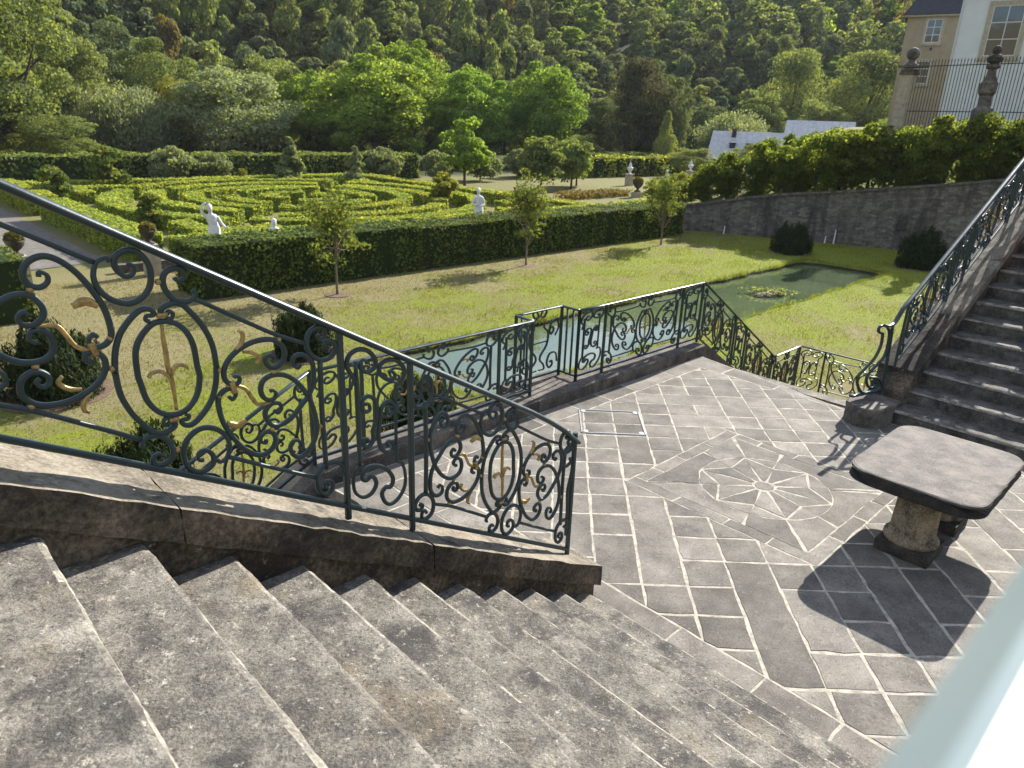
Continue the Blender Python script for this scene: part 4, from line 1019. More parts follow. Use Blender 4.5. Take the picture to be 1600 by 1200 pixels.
QN = ['right', 'far', 'left', 'near']
for i, rad in enumerate((2.2, 4.5, 6.9, 9.3, 11.8)):
    for q in range(4):
        t0 = -45+90*q+(9 if i % 2 else 4)*8/max(rad, 3); t1 = t0+90-(16 if i % 2 else 9)*8/max(rad, 3)
        maze(arc(rad, t0, t1), .92, .80+.05*((i+q) % 3), '%s arc of the %s ring in the box maze' % (QN[q], RN[i]))
for q, (sx, sy) in enumerate(((1, 1), (-1, 1), (-1, -1), (1, -1))):
    cn_ = ('far right', 'far left', 'near left', 'near right')[q]
    c = (MC[0]+sx*10.4, MC[1]+sy*11.0)
    maze([(c[0]-sx*3.2, c[1]), (c[0], c[1]), (c[0], c[1]-sy*3.6)], .95, .78, 'angled box hedge in the %s corner of the maze' % cn_)
    maze([(c[0]-sx*.5-sx*5.4, c[1]-sy*.0+sy*.2), (c[0]-sx*8.2, c[1]+sy*.2)], .92, .76, 'short straight box hedge beside the %s corner of the maze' % cn_)

# tall far hedge and the cross hedge at the right
hedge_strip('tall_hedge', [(-26, 62.0), (45, 61.4)], 2.6, 2.35, .20, 34, LF['farhedge'], 650, 'long dark hedge across the whole back of the maze garden', wob=.06)
hedge_strip('tall_hedge', [(58, 58.5), (82, 57.0)], 2.4, 2.5, .22, 32, LF['farhedge'], 651, 'dark clipped hedge at the right behind the white urns', wob=.06)
hedge_strip('tall_hedge', [(63, 55.5), (84, 53.4)], 2.0, 2.2, .22, 32, LF['box'], 652, 'lighter scalloped hedge in front of the right-hand dark hedge', wob=.12)

# white statues, busts and urns
def statue(name, label, loc, hh, kind, rz=0.0, group=None):
    root = thing(name, label, 'statue', loc, group); root.rotation_euler = (0, 0, rz)
    r = rng(int(loc[0]*100) & 0xffff); V = []; F = []; nseg = 20
    if kind == 'bust':
        prof = [(0, .13, .10, 0), (.05, .12, .09, 0), (.08, .07, .06, 0), (.14, .08, .07, 0), (.22, .22, .13, 0), (.34, .25, .15, 0), (.42, .22, .13, 0), (.47, .10, .09, 0), (.52, .075, .08, .005), (.57, .09, .105, .01), (.64, .105, .125, .015), (.71, .10, .12, .01), (.77, .07, .085, 0), (.80, .02, .02, 0)]
    else:
        prof = [(0, .24, .22, 0), (.06, .24, .22, 0), (.07, .19, .18, 0), (.18, .205, .17, 0), (.40, .20, .165, .01), (.60, .185, .16, .02), (.78, .20, .16, .02), (.92, .185, .15, .01), (1.05, .145, .115, 0), (1.18, .165, .125, 0), (1.32, .205, .12, .0), (1.39, .185, .10, 0), (1.43, .075, .07, .01), (1.48, .058, .06, .015), (1.53, .07, .085, .025), (1.59, .082, .10, .03), (1.66, .080, .10, .025), (1.72, .055, .07, .02), (1.75, .01, .01, .02)]
        prof = [(z*hh/1.75, a*hh/1.75, b*hh/1.75, y*hh/1.75) for z, a, b, y in prof]
    sway = .05 if kind == 'reach' else .02
    for z, a, b, y in prof:
        for k in range(nseg):
            t = 2*math.pi*k/nseg; fold = 1+(.07*math.sin(7*t+z*3)+.04*math.sin(11*t-z*5) if .1 < z < 1.1 and kind != 'bust' else 0)
            V.append((a*fold*math.cos(t)+sway*math.sin(z*2.2), b*fold*math.sin(t)-y, z))
    m_ = len(prof)
    for i in range(m_-1):
        for k in range(nseg): F.append((i*nseg+k, i*nseg+(k+1) % nseg, (i+1)*nseg+(k+1) % nseg, (i+1)*nseg+k))
    F.append(tuple(range(nseg))[::-1]); F.append(tuple((m_-1)*nseg+k for k in range(nseg)))
    mb = MB(); mb.add(V, F); s = hh/1.75
    def limb(P, R): mb.tube(catmull([np.array(p)*s for p in P], 4), np.interp(np.linspace(0, 1, 4*(len(P)-1)+1), np.linspace(0, 1, len(R)), np.array(R)*s), 8)
    if kind == 'reach':       # one arm raised to the head, the other held away
        limb([(-.17, 0, 1.34), (-.30, -.04, 1.50), (-.26, -.06, 1.72), (-.13, -.05, 1.80)], [.055, .05, .04, .035])
        limb([(.19, 0, 1.33), (.30, -.03, 1.10), (.42, -.10, .95), (.50, -.12, .98)], [.055, .05, .04, .03])
        limb([(.10, .05, 1.25), (.22, .10, .85), (.20, .08, .35)], [.05, .07, .04])
    elif kind == 'calm':      # forearms folded in front
        limb([(-.18, 0, 1.33), (-.25, -.03, 1.10), (-.12, -.17, 1.02), (.02, -.20, 1.10)], [.055, .05, .04, .032])
        limb([(.18, 0, 1.33), (.24, -.03, 1.10), (.14, -.17, .98), (.0, -.20, .95)], [.055, .05, .04, .032])
        limb([(-.12, .08, .95), (-.18, .12, .5), (-.15, .1, .1)], [.05, .06, .04])
    o = link('figure', mesh('figure', mb.V, mb.F, MT['statue'], True), root)
    rm = o.modifiers.new('fuse', 'REMESH'); rm.mode = 'VOXEL'; rm.voxel_size = .016; rm.use_smooth_shade = True
    # hair
    h2 = MB(); zt = (1.64*s if kind != 'bust' else .70)
    h2.lathe((sway*math.sin(zt*2.2), .02*s-(.02*s), zt), [(.085*s, -.03*s), (.10*s, .02*s), (.09*s, .07*s), (.05*s, .115*s), (.012*s, .13*s)] if kind != 'bust' else [(.108, -.02), (.115, .03), (.09, .085), (.03, .115)], 12)
    link('hair', mesh('hair', h2.V, h2.F, MT['statue'], True), root)
    return root
statue('garden_statue', 'white robed statue with one arm raised, behind the left end of the hedge row', tuple(W(11.0, 28.0, -2.0)), 1.95, 'reach', .6)
statue('garden_statue', 'white draped standing statue behind the middle of the hedge row', tuple(W(24.65, 28.0, -1.9)), 1.98, 'calm', .2)
statue('garden_bust', 'white bust showing only head and shoulders above the hedge', tuple(W(13.3, 27.6, -1.50)), 1.0, 'bust', .3)
statue('garden_statue', 'white statue half hidden behind the crown of the rightmost young tree', tuple(W(58.0, 39.5, LAWN)), 2.0, 'calm', .4)
for nm, (d_, a_), z0, z1 in (('raising', (11.0, 28.0), LAWN, -2.0), ('calm', (24.65, 28.0), LAWN, -1.9), ('bust', (13.3, 27.6), LAWN, -1.5)):
    m = MB(); m.cbox(W(d_, a_, (z0+z1)/2-.05), dv*.5, av*.5, zv*(z1-z0+.09)); tag(m.build('pedestal', MT['sand']), {'raising': 'stone pedestal under the arm-raising statue', 'calm': 'stone pedestal under the draped standing statue', 'bust': 'stone pedestal under the white bust'}[nm], 'pedestal')
URN = [(.20, 0), (.20, .05), (.09, .10), (.07, .17), (.16, .24), (.26, .36), (.29, .46), (.31, .52), (.25, .53)]
def plant_urn(label, d_, a_, zt, sc):
    root = thing('stone_urn', label, 'urn', W(d_, a_, LAWN)); zb = zt-.80*sc
    m = MB(); m.cbox(W(d_, a_, (LAWN+zb)/2-.03), dv*.5*sc, av*.5*sc, zv*(zb-LAWN+.06)); m.build('pedestal', MT['sand'], root)
    m = MB(); m.lathe(W(d_, a_, zb), [(q*sc, z*sc) for q, z in URN], 16); m.build('bowl', MT['wall'], root, True)
    r = rng(int(d_*10)); P = unit(r.normal(size=(260, 3))); P[:, 2] = abs(P[:, 2]); V, F = leaf_quads(W(d_, a_, zb+.55*sc)+P*.27*sc*np.array([1, 1, .9]), P, .11*sc, r)
    part('plant', V, F, LF['brown'], root)
plant_urn('dark stone urn with a dried plant at the left end of the hedge row', 8.45, 27.4, -.50, .95)
plant_urn('dark stone urn with a dried plant above the far left hedge block', 4.45, 27.5, -.55, .95)
plant_urn('small dark urn standing on the lawn near the white urn pedestals', 51.1, 37.6, -.75, 1.5)
FIN = [(.16, 0), (.16, .06), (.07, .10), (.06, .16), (.17, .26), (.24, .40), (.25, .50), (.18, .54), (.10, .58), (.14, .66), (.10, .76), (.04, .88), (.01, .98)]
for lab, (d_, a_) in (('left of the two white lidded urns on grey pedestals in front of the right-hand hedge', (60.4, 45.6)), ('right of the two white lidded urns on grey pedestals in front of the right-hand hedge', (73.1, 46.7))):
    root = thing('lidded_urn', lab, 'urn', W(d_, a_, LAWN), 'white lidded urns')
    m = MB(); m.cbox(W(d_, a_, LAWN+.50), dv*.62, av*.62, zv*1.1); m.cbox(W(d_, a_, LAWN+1.09), dv*.76, av*.76, zv*.09); m.build('pedestal', MT['sand'], root)
    m = MB(); m.lathe(W(d_, a_, LAWN+1.13), [(q*1.25, z*1.25) for q, z in FIN], 16); m.build('urn', MT['statue'], root, True)

# yew bushes on the lawn
yew = [tree_data(40+i, 1.35, 1.75, .02, .075, 6500, LF['yew'], 'round', clumps=40, limbs=5, fill=.35) for i in range(2)]
def spiky(seed, n=11000):
    r = rng(seed); a = r.uniform(0, 6.283, n); q = np.sqrt(r.uniform(0, 1, n)); P = np.stack([.85*q*np.cos(a), .85*q*np.sin(a), 0*a], 1)
    P[:, 2] = (1.25*np.sqrt(np.clip(1-q**2.6, 0, 1)))*r.uniform(.25, 1.0, n)**.6+.04
    side = q > .8; P[side, 2] = r.uniform(.05, .8, side.sum())
    tuft = .12*np.sin(P[:, 0]*17+seed)*np.sin(P[:, 1]*15+1)+.16*np.sin(P[:, 0]*5.3+seed*2)*np.sin(P[:, 1]*4.7+seed); P[:, 2] += np.where(P[:, 2] > .35, tuft*1.5, 0); rad = 1+.14*np.sin(3*a+seed)+.08*np.sin(7*a+2*seed); P[:, :2] *= rad[:, None]
    N = unit(np.stack([np.cos(a), np.sin(a), .3+0*a], 1)); V, F = leaf_quads(P, N, .030, r, 4.2, .6, np.array([0, 0, 1.0])+np.stack([np.cos(a), np.sin(a), 0*a], 1)*.25*q[:, None])
    m = MB(); m.lathe((0, 0, 0), [(.60, .02), (.64, .3), (.56, .6), (.34, .82), (.1, .92)], 14)
    return mesh('foliage', V, F, LF['yew']), mesh('inner_branches', m.V, m.F, LF['yew'], True)
yw = [spiky(41), spiky(42), spiky(43)]
for i, (d_, a_, s_, lab) in enumerate(((2.9, 16.6, 1.12, 'dark yew bush in a mulch circle at the far left, seen through the scrolls'), (8.2, 15.9, .88, 'dark yew bush just below the foreground handrail'), (2.9, 10.9, .80, 'dark yew bush low behind the oval of the foreground railing'),
        (7.5, 10.0, .85, 'dark yew bush behind the last posts of the foreground railing near the kerb'), (34.9, 16.0, 1.08, 'round dark yew bush by the far end of the pond'), (36.4, 10.4, 1.22, 'dark yew bush under the niche of the retaining wall'))):
    root = thing('yew_bush', lab, 'bush', W(d_, a_, LAWN-.02), 'yew bushes on the lawn'); root.scale = (s_, s_, s_); root.rotation_euler = (0, 0, i*1.3)
    link('foliage', yw[i % 3][0], root); link('inner_branches', yw[i % 3][1], root)
    m = MB(); m.lathe((0, 0, 0), [(.98*s_, 0), (.95*s_, .006), (.2, .012)], 28); o = tag(link('mulch_ring', mesh('mulch_ring', m.V, m.F, MT['mulch']), None, W(d_, a_, LAWN+.008)), None, None, None, 'structure')

# young trees in a row before the hedge
for i, (d_, a_, hh, lab) in enumerate(((12.2, 21.0, 3.65, 'leftmost of three young lawn trees'), (21.3, 21.1, 4.0, 'middle one of three young lawn trees'), (31.1, 21.1, 3.85, 'rightmost of three young lawn trees, by the corner of the hedge'))):
    dt = tree_data(60+i, hh, 2.5, 1.0, .072, 3000, LF['young'], 'round', MT['barkpale'], clumps=70, limbs=20, fill=.10, tr=.040)
    put_tree(dt, 'young_tree', lab, W(d_, a_, LAWN), 1, i*2.1, 'young trees on the lawn')
    m = MB(); m.lathe((0, 0, 0), [(.42, 0), (.38, .006), (.05, .012)], 18); tag(link('mulch_ring', mesh('mulch_ring', m.V, m.F, MT['mulch']), None, W(d_, a_, LAWN+.008)), None, None, None, 'structure')

# shrubs and small trees in and behind the maze
gs = {'cone': tree_data(80, 2.9, 1.9, .25, .17, 3000, LF['sage'], 'cone', clumps=46, limbs=4), 'loose': tree_data(81, 2.2, 2.2, .1, .16, 1900, LF['young'], 'column', clumps=34, limbs=6),
      'olive': tree_data(82, 3.0, 4.2, .2, .17, 5200, LF['sage'], 'round', clumps=52, limbs=8), 'yel': tree_data(83, 2.0, 1.9, .15, .15, 2000, LF['yellow'], 'round', clumps=34, limbs=5, fill=.3),
      'apple': tree_data(84, 5.4, 4.2, 1.1, .21, 5200, LF['bright'], 'round', clumps=48, limbs=9, fill=.4), 'pear': tree_data(85, 4.6, 4.4, .9, .20, 5200, LF['olive'], 'round', clumps=48, limbs=9, fill=.4)}
for k, d_, a_, s_, lab in (('loose', 10.6, 50.4, 1.0, 'loose pale shrub at the left rim of the maze'), ('loose', 15.6, 57.0, 1.35, 'thin upright shrub at the back left of the maze'), ('cone', 29.4, 57.0, 1.35, 'taller grey-green conical shrub at the back of the maze'),
        ('cone', 33.7, 54.0, 1.15, 'shorter grey-green conical shrub right of the taller one'), ('yel', 31.0, 38.8, 1.15, 'yellowing round shrub between the two white figures'), ('olive', 20.6, 59.6, .95, 'wide grey-green shrub mass before the dark back hedge'),
        ('olive', 24.0, 59.9, .80, 'lower grey-green shrub beside the wide one at the back hedge'), ('olive', 40.0, 59.2, .95, 'grey-green shrub left of the leaning fruit tree'), ('olive', 44.5, 56.5, .9, 'grey-green shrub right behind the leaning fruit tree'), ('loose', 36.5, 58.6, .95, 'thin pale shrub before the back hedge right of the conical shrubs'),
        ('apple', 44.0, 52.0, 1.08, 'leaning bright green fruit tree behind the standing statue'), ('pear', 46.9, 45.0, 1.0, 'olive fruit tree with a low fork right of the middle young tree'), ('pear', 51.5, 45.5, .95, 'round olive fruit tree on a short trunk'), ('apple', 54.5, 47.5, .72, 'small dense fruit tree at the right end of the orchard'),
        ('loose', 12.2, 38.5, .75, 'sprawling pale shrub near the left front of the maze'), ('yel', 25.5, 57.8, .7, 'small yellow shrub near the back of the maze'), ('olive', 49.0, 55.5, 1.0, 'grey-green shrub behind the orchard trees'), ('olive', 56.0, 56.8, .95, 'pale shrub between the orchard and the right-hand hedge')):
    put_tree(gs[k], 'garden_tree' if k in ('apple', 'pear') else 'garden_shrub', lab, W(d_, a_, LAWN), s_, d_*1.7, cat='tree' if k in ('apple', 'pear') else 'shrub')

# ------------------------------------------------------------------ retaining wall, bank and shrub belt on the right
def rubblemat():
    m, n, l, b = nt('rubble_wall'); mp = n.new('ShaderNodeMapping'); tcn = n.new('ShaderNodeTexCoord'); l.new(tcn.outputs['Object'], mp.inputs['Vector'])
    nz_ = noise(n, l, tcn.outputs['Object'], 2.6, 6, .65)
    va = n.new('ShaderNodeVectorMath'); va.operation = 'ADD'; cx = n.new('ShaderNodeCombineXYZ')
    l.new(math_(n, l, 'MULTIPLY', nz_, .55), cx.inputs[1]); l.new(math_(n, l, 'MULTIPLY', nz_, .4), cx.inputs[0]); l.new(mp.outputs[0], va.inputs[0]); l.new(cx.outputs[0], va.inputs[1])
    bk = n.new('ShaderNodeTexBrick'); bk.inputs['Scale'].default_value = 1.0; bk.inputs['Brick Width'].default_value = .30; bk.inputs['Row Height'].default_value = .125
    bk.inputs['Mortar Size'].default_value = .018; bk.inputs['Mortar Smooth'].default_value = .3; bk.inputs['Bias'].default_value = 0.0
    bk.inputs['Color1'].default_value = (.075, .066, .056, 1); bk.inputs['Color2'].default_value = (.22, .195, .162, 1); bk.inputs['Mortar'].default_value = (.12, .11, .095, 1)
    l.new(va.outputs[0], bk.inputs['Vector'])
    st = n.new('ShaderNodeMapping'); st.inputs['Scale'].default_value = (1.3, .22, 1); l.new(tcn.outputs['Object'], st.inputs['Vector'])
    col = mix(n, l, ramp(n, l, noise(n, l, st.outputs[0], 1.0, 6, .7), [(.45, 0.0), (.62, .85)]), bk.outputs['Color'], (.032, .029, .027))
    col = mix(n, l, ramp(n, l, noise(n, l, tcn.outputs['Object'], .8, 7, .7), [(.60, 0.0), (.70, .7)]), col, (.24, .225, .195))
    l.new(col, b.inputs['Base Color']); b.inputs['Roughness'].default_value = .95
    bump(n, l, b, math_(n, l, 'ADD', bk.outputs['Fac'], noise(n, l, tcn.outputs['Object'], 6, 6)), .8, .05); return m
MT['rubble'] = rubblemat()
WL = [(36.5, 25.6), (38.5, 20.6), (41.2, 13.1), (45.6, 1.0), (50.0, -11.0)]      # foot of the wall in (D, A)
def wtop(a): return np.interp(-np.asarray(a, float), [-26, -23.5, -19.5, -15.7, -11.0, -9.6, 12], [-1.45, -1.0, -.14, .36, 1.08, 1.34, 4.2])
ret = thing('retaining_wall', 'long dark rubble retaining wall rising to the right behind the lawn', 'wall', W(*WL[0], LAWN))
p0, p1 = np.array(WL[0]), np.array(WL[-1]); wl_dir = unit(p1-p0); wlen = np.linalg.norm(p1-p0); wnrm = np.array([wl_dir[1], -wl_dir[0]])
if wnrm @ np.array([1, 0]) < 0: wnrm = -wnrm
e_w = W(*wl_dir); n_w = W(*wnrm); o_w = W(*p0)
def wz(u): return wtop(p0[1]+wl_dir[1]*u)
# wall face built in its own frame so that the courses run level along it
Mw = Matrix(((e_w[0], 0, n_w[0], o_w[0]), (e_w[1], 0, n_w[1], o_w[1]), (0, 1, 0, LAWN), (0, 0, 0, 1)))
us = np.linspace(0, wlen, 60); r = rng(12); V = []; F = []
zs = 12
for u in us:
    ht = wz(u)-LAWN
    for k in range(zs+1):
        t = k/zs; V.append((u, t*ht-.15*(k == 0), .22*t+r.normal(0, .012)))
n1 = zs+1
for i in range(len(us)-1):
    for k in range(zs):
        q = (i*n1+k, (i+1)*n1+k, (i+1)*n1+k+1, i*n1+k+1)
        um, zm = (us[i]+us[i+1])/2, (k+.5)/zs*(wz(us[i])-LAWN)
        F.append(q)
o = link('wall_face', mesh('wall_face', V, F, MT['rubble'])); o.matrix_world = Mw
Wi = ret.matrix_world.inverted() if False else Matrix.Translation(-Vector(ret.location)); o.parent = ret; o.matrix_basis = Wi @ Mw
m = MB()
def WLp(u, out, z): return o_w+e_w*u+n_w*out+zv*z
k = 0; u = 0.0
while u < wlen-.5:
    ln = 1.15+.35*r.random(); b_ = min(u+ln, wlen)
    m = MB(); m.add([WLp(uu, oo, wz(uu)+zz) for uu in (u+.01, b_-.01) for oo, zz in ((.12, .0), (.75, .0), (.75, .11), (.12, .10+.01*(k % 2)))], [(0, 1, 2, 3), (7, 6, 5, 4), (0, 4, 5, 1), (1, 5, 6, 2), (2, 6, 7, 3), (3, 7, 4, 0)])
    m.build('coping_stone', MT['kerb'], ret); u = b_; k += 1
m = MB(); m.box(WLp(13.15, -.02, LAWN+1.05), e_w*.42, n_w*.10, zv*.75); m.build('niche', MT['plinth'], ret)
m = MB(); m.box(WLp(-.55, -.25, LAWN-.1), e_w*.5, n_w*.6, zv*1.5); m.build('end_pier', MT['sand'], ret)
# white marks leaning at the wall foot
for i, (u_, h_) in enumerate(((4.3, .45), (9.75, .38), (10.2, .75), (8.2, .22))):
    m = MB(); m.add([WLp(u_, -.12, LAWN), WLp(u_+.07, -.12, LAWN), WLp(u_+.07, .0, LAWN+h_), WLp(u_+.02, .0, LAWN+h_), WLp(u_, -.16, LAWN), WLp(u_+.07, -.16, LAWN), WLp(u_+.07, -.04, LAWN+h_), WLp(u_+.02, -.04, LAWN+h_)],
        [(3, 2, 1, 0), (4, 5, 6, 7), (0, 1, 5, 4), (1, 2, 6, 5), (2, 3, 7, 6), (3, 0, 4, 7)])
    tag(m.build('slate_marker', MT['statue']), ('tall white marker strip leaning on the wall left of the round bush', 'short white strip at the wall foot between the two bushes', 'tallest white strip leaning at the wall foot right of the round bush', 'tiny white strip at the wall foot beside the round bush')[i], 'marker')
def bank_z(u, out): return wz(np.clip(u, 0, 40))+.02+sstep(1.2, 9.0, out)*np.maximum(3.2-wz(np.clip(u, 0, 40)), 0)*sstep(-2, 9, u)+np.clip(out-14, 0, 60)*.02
bu, bo = np.linspace(-1, 40, 40), np.concatenate([np.linspace(.3, 12, 16), [16, 24, 40, 60]])
BU, BO = np.meshgrid(bu, bo, indexing='ij'); V = o_w+BU[..., None]*e_w+BO[..., None]*n_w; V[..., 2] = bank_z(BU, BO)
idx = np.arange(BU.size).reshape(BU.shape); Fb = np.stack([idx[:-1, :-1], idx[1:, :-1], idx[1:, 1:], idx[:-1, 1:]], -1).reshape(-1, 4)
tag(link('bank', mesh('bank', V.reshape(-1, 3), Fb, MT['lawn'], True)), 'grassy bank above the retaining wall', 'bank', kind='structure')
belt = [tree_data(90+i, 3.5, 3.0, .12, .125, 4600, LF['belt'] if i != 2 else LF['yellow'], 'column' if i == 1 else 'round', clumps=58, limbs=22, fill=.25) for i in range(4)]
def btop(u): return float(np.interp(u, [-.5, 1.7, 2.2, 4.0, 5.7, 7.3, 8.9, 10.5, 13.5, 16.2, 24], [.4, 1.05, 1.5, 2.2, 2.9, 3.35, 3.7, 3.95, 4.25, 4.65, 5.2]))
ORD = ['first', 'second', 'third', 'fourth', 'fifth', 'sixth', 'seventh', 'eighth', 'ninth', 'tenth', 'eleventh', 'twelfth', 'thirteenth', 'fourteenth', 'fifteenth', 'sixteenth', 'seventeenth', 'eighteenth']
r = rng(61)
for row, (out_, step_, u0) in enumerate(((1.5, 1.45, -.4), (3.3, 2.1, 1.2), (6.2, 2.4, 6.6), (1.15, 1.35, .3))):
    u_ = u0; i = 0
    while u_ < (23 if row < 2 else 24 if row == 2 else 22.5) and i < 18:
        v = 2 if (row == 0 and i < 2) else int(r.choice([0, 1, 3])); q = WLp(u_, out_+r.uniform(-.3, .3), 0); zb = float(bank_z(u_, out_))
        s_ = max(.45, (btop(u_)*(1 if row < 2 else 1.0)-zb)/3.5*r.uniform(.84, 1.06)) if row < 2 else r.uniform(.30, .45) if row == 2 else r.uniform(.38, .56)
        lab = ('%s shrub from the left in the front row of the belt on the retaining wall', '%s shrub from the left in the back row of the belt on the wall', '%s low shrub from the left on the bank below the iron fence', '%s low bush from the left filling the foot of the belt along the wall top')[row] % ORD[i]
        if v == 2: lab = ('lowest yellow shrub at the left end of the belt on the wall', 'second yellow shrub at the left end of the belt on the wall')[i]
        o = put_tree(belt[v], 'wall_shrub', lab, (q[0], q[1], zb-.1), s_*r.uniform(.85, 1.05), r.uniform(0, 6.28), 'shrub belt on the retaining wall', 'shrub', s_)
        u_ += step_*r.uniform(.85, 1.15); i += 1

# iron fence between two stone piers
PA, PB = np.array([20.85, 42.1]), np.array([23.4, 39.0]); fd_ = unit(PB-PA); fdir = np.array([fd_[0], fd_[1], 0])
fperp = np.array([-fdir[1], fdir[0], 0]); FE = np.array([26.3, 35.5])
fence = thing('iron_fence', 'black spear-topped iron bar fence in front of the white house', 'fence', (PA[0], PA[1], 4.2))
Lf = np.linalg.norm(FE-PA); nb_ = int(Lf/.155)
spear = None
for i in range(2, nb_):
    q = np.array([*(PA+fd_*i*.155), 0]); 
    if spear is None:
        mb = MB(); mb.tube([(0, 0, 3.3), (0, 0, 6.95)], .019, 5); mb.lathe((0, 0, 6.95), [(.014, 0), (.03, .06), (.004, .2)], 5); spear = mesh('bar', mb.V, mb.F, MT['plinth'])
    if abs(i*.155-np.linalg.norm(PB-PA)) < .28: continue
    link('bar', spear, fence, (q[0]-PA[0], q[1]-PA[1], -4.2))
for z_ in (4.55, 6.78):
    m = MB(); m.box(np.array([PA[0], PA[1], z_]), fdir*Lf, fperp*.03, zv*.045); m.build('cross_rail', MT['plinth'], fence)
pier = thing('gate_pier', 'panelled sandstone gate pier topped by a stone ball', 'pier', (PA[0], PA[1], 3.2))
c = np.array([PA[0], PA[1], 0])
m = MB(); m.cbox(c+zv*4.7, fdir*.62, fperp*.62, zv*3.4); m.build('shaft', MT['sand'], pier)
for q in (-1, 1):
    m = MB(); m.cbox(c+fperp*q*.32+zv*5.2, fdir*.40, fperp*.04, zv*1.9); m.build('panel', MT['sand'], pier)
m = MB(); m.cbox(c+zv*6.45, fdir*.74, fperp*.74, zv*.10); m.cbox(c+zv*6.58, fdir*.66, fperp*.66, zv*.16); m.build('cornice', MT['wall'], pier)
m = MB(); m.cbox(c+zv*6.80, fdir*.9, fperp*.9, zv*.12); m.lathe(c+zv*6.86, [(.40, 0), (.30, .1), (.18, .2), (.16, .28)], 14); m.build('cap', MT['kerb'], pier)
m = MB(); m.lathe(c+zv*7.42, [(.02, -.33), (.17, -.28), (.28, -.17), (.33, 0), (.28, .17), (.17, .28), (.02, .33)], 18); m.build('ball', MT['kerb'], pier, True)
pier2 = thing('baluster_pier', 'dark baluster-shaped stone pier with a ball finial in the iron fence', 'pier', (PB[0], PB[1], 3.2))
c = np.array([PB[0], PB[1], 0])
m = MB(); m.lathe(c+zv*3.3, [(.50, 0), (.50, 1.35), (.44, 1.45), (.30, 1.55), (.28, 2.0), (.40, 2.15), (.42, 2.62), (.33, 2.72), (.22, 3.0), (.20, 3.25), (.30, 3.32), (.34, 3.42), (.16, 3.52)], 8); m.build('shaft', MT['kerb'], pier2)
m = MB(); m.lathe(c+zv*6.8, [(.14, 0), (.34, .12), (.38, .28), (.30, .40), (.10, .46)], 10); m.build('bowl', MT['plinth'], pier2)
m = MB(); m.lathe(c+zv*7.45, [(.03, -.22), (.16, -.14), (.21, 0), (.16, .14), (.03, .2)], 12); m.build('ball', MT['plinth'], pier2, True)

# houses behind the fence -------------------------------------------------
def house_box(root, corner, e, f, le, lf, z0, z1, mat):
    m = MB(); m.box(np.array([corner[0], corner[1], z0]), e*le, f*lf, zv*(z1-z0)); return m.build('wall', mat, root)
def window(root, o, e, nrm, w_, h_, sur, cols, rows, surmat, bar=.05):
    """o = lower left of the glass on the wall face; nrm points out of the wall"""
    m = MB(); t = sur; o = np.asarray(o, float)
    for a, b, ww, hh in ((-t, -t, w_+2*t, t), (-t, h_, w_+2*t, t), (-t, 0, t, h_), (w_, 0, t, h_)):
        m.box(o+e*a+zv*b+nrm*.001, e*ww, nrm*.07, zv*hh)
    m.box(o-e*(t+.06)-zv*(t+.04)+nrm*.002, e*(w_+2*t+.12), nrm*.12, zv*.07)
    wn0 = m.build('window', surmat, root)
    g = MB(); g.box(o-nrm*.02, e*w_, nrm*.035, zv*h_); g.build('pane', MT['glass'], wn0)
    m = MB()
    for i in range(cols+1): m.box(o+e*(w_*i/cols-bar/2 if 0 < i < cols else (0 if i == 0 else w_-bar))+nrm*.016, e*bar, nrm*.03, zv*h_)
    for j in range(rows+1): m.box(o+zv*(h_*j/rows-bar/2 if 0 < j < rows else (0 if j == 0 else h_-bar))+nrm*.0165, e*w_, nrm*.028, zv*bar)
    m.build('frame', MT['white'], wn0)
we_ = unit(np.array([.83, -.56, 0])); wf_ = np.array([-we_[1], we_[0], 0])            # facade runs to the right and towards us
whouse = thing('white_house', 'white rendered house with a tall sandstone-framed window behind the fence', 'house', (34.4, 63.3, 4))
wc = np.array([34.4, 63.33, 0]); house_box(whouse, wc, we_, wf_, 18, 9, 2.0, 14.0, MT['plasterw'])
m = MB(); V = [wc-we_*.4-wf_*.4+zv*14, wc+we_*18.4-wf_*.4+zv*14, wc+we_*18.4+wf_*9.4+zv*14, wc-we_*.4+wf_*9.4+zv*14, wc+we_*3+wf_*4.5+zv*15.6, wc+we_*15+wf_*4.5+zv*15.6]
m.add(V, [(0, 1, 5, 4), (1, 2, 5), (2, 3, 4, 5), (3, 0, 4), (3, 2, 1, 0)]); m.build('roof', MT['slate'], whouse)
m = MB(); m.box(wc-wf_*.03+zv*4, we_*.12, wf_*-.06, zv*9.9); m.build('drainpipe', MT['steel'], whouse)
for q in (2.2, 6.9, 11.8): window(whouse, wc+we_*q+zv*9.41, we_, -wf_, 2.08, 3.54, .33, 2, 3, MT['sand'], .055)
bhouse = thing('ochre_house', 'ochre rendered house with a dark slate roof and white casement windows', 'house', (38.9, 81.2, 4))
be_ = unit(np.array([.86, -.5, 0])); bf_ = np.array([-be_[1], be_[0], 0]); bc = np.array([38.94, 81.24, 0])
house_box(bhouse, bc, be_, bf_, 14, 8, 1.0, 14.8, MT['plasterb'])
m = MB(); V = [bc-be_*.5-bf_*.5+zv*14.8, bc+be_*14-bf_*.5+zv*14.8, bc+be_*14+bf_*8.5+zv*14.8, bc-be_*.5+bf_*8.5+zv*14.8, bc+be_*2.6+bf_*4+zv*20.2, bc+be_*14+bf_*4+zv*20.2]
m.add(V, [(0, 1, 5, 4), (1, 2, 5), (2, 3, 4, 5), (3, 0, 4), (3, 2, 1, 0)]); m.build('roof', MT['slate'], bhouse)
m = MB(); m.box(bc-be_*.35-bf_*.35+zv*14.6, be_*12.2, bf_*.25, zv*.17); m.build('cornice', MT['sand'], bhouse)
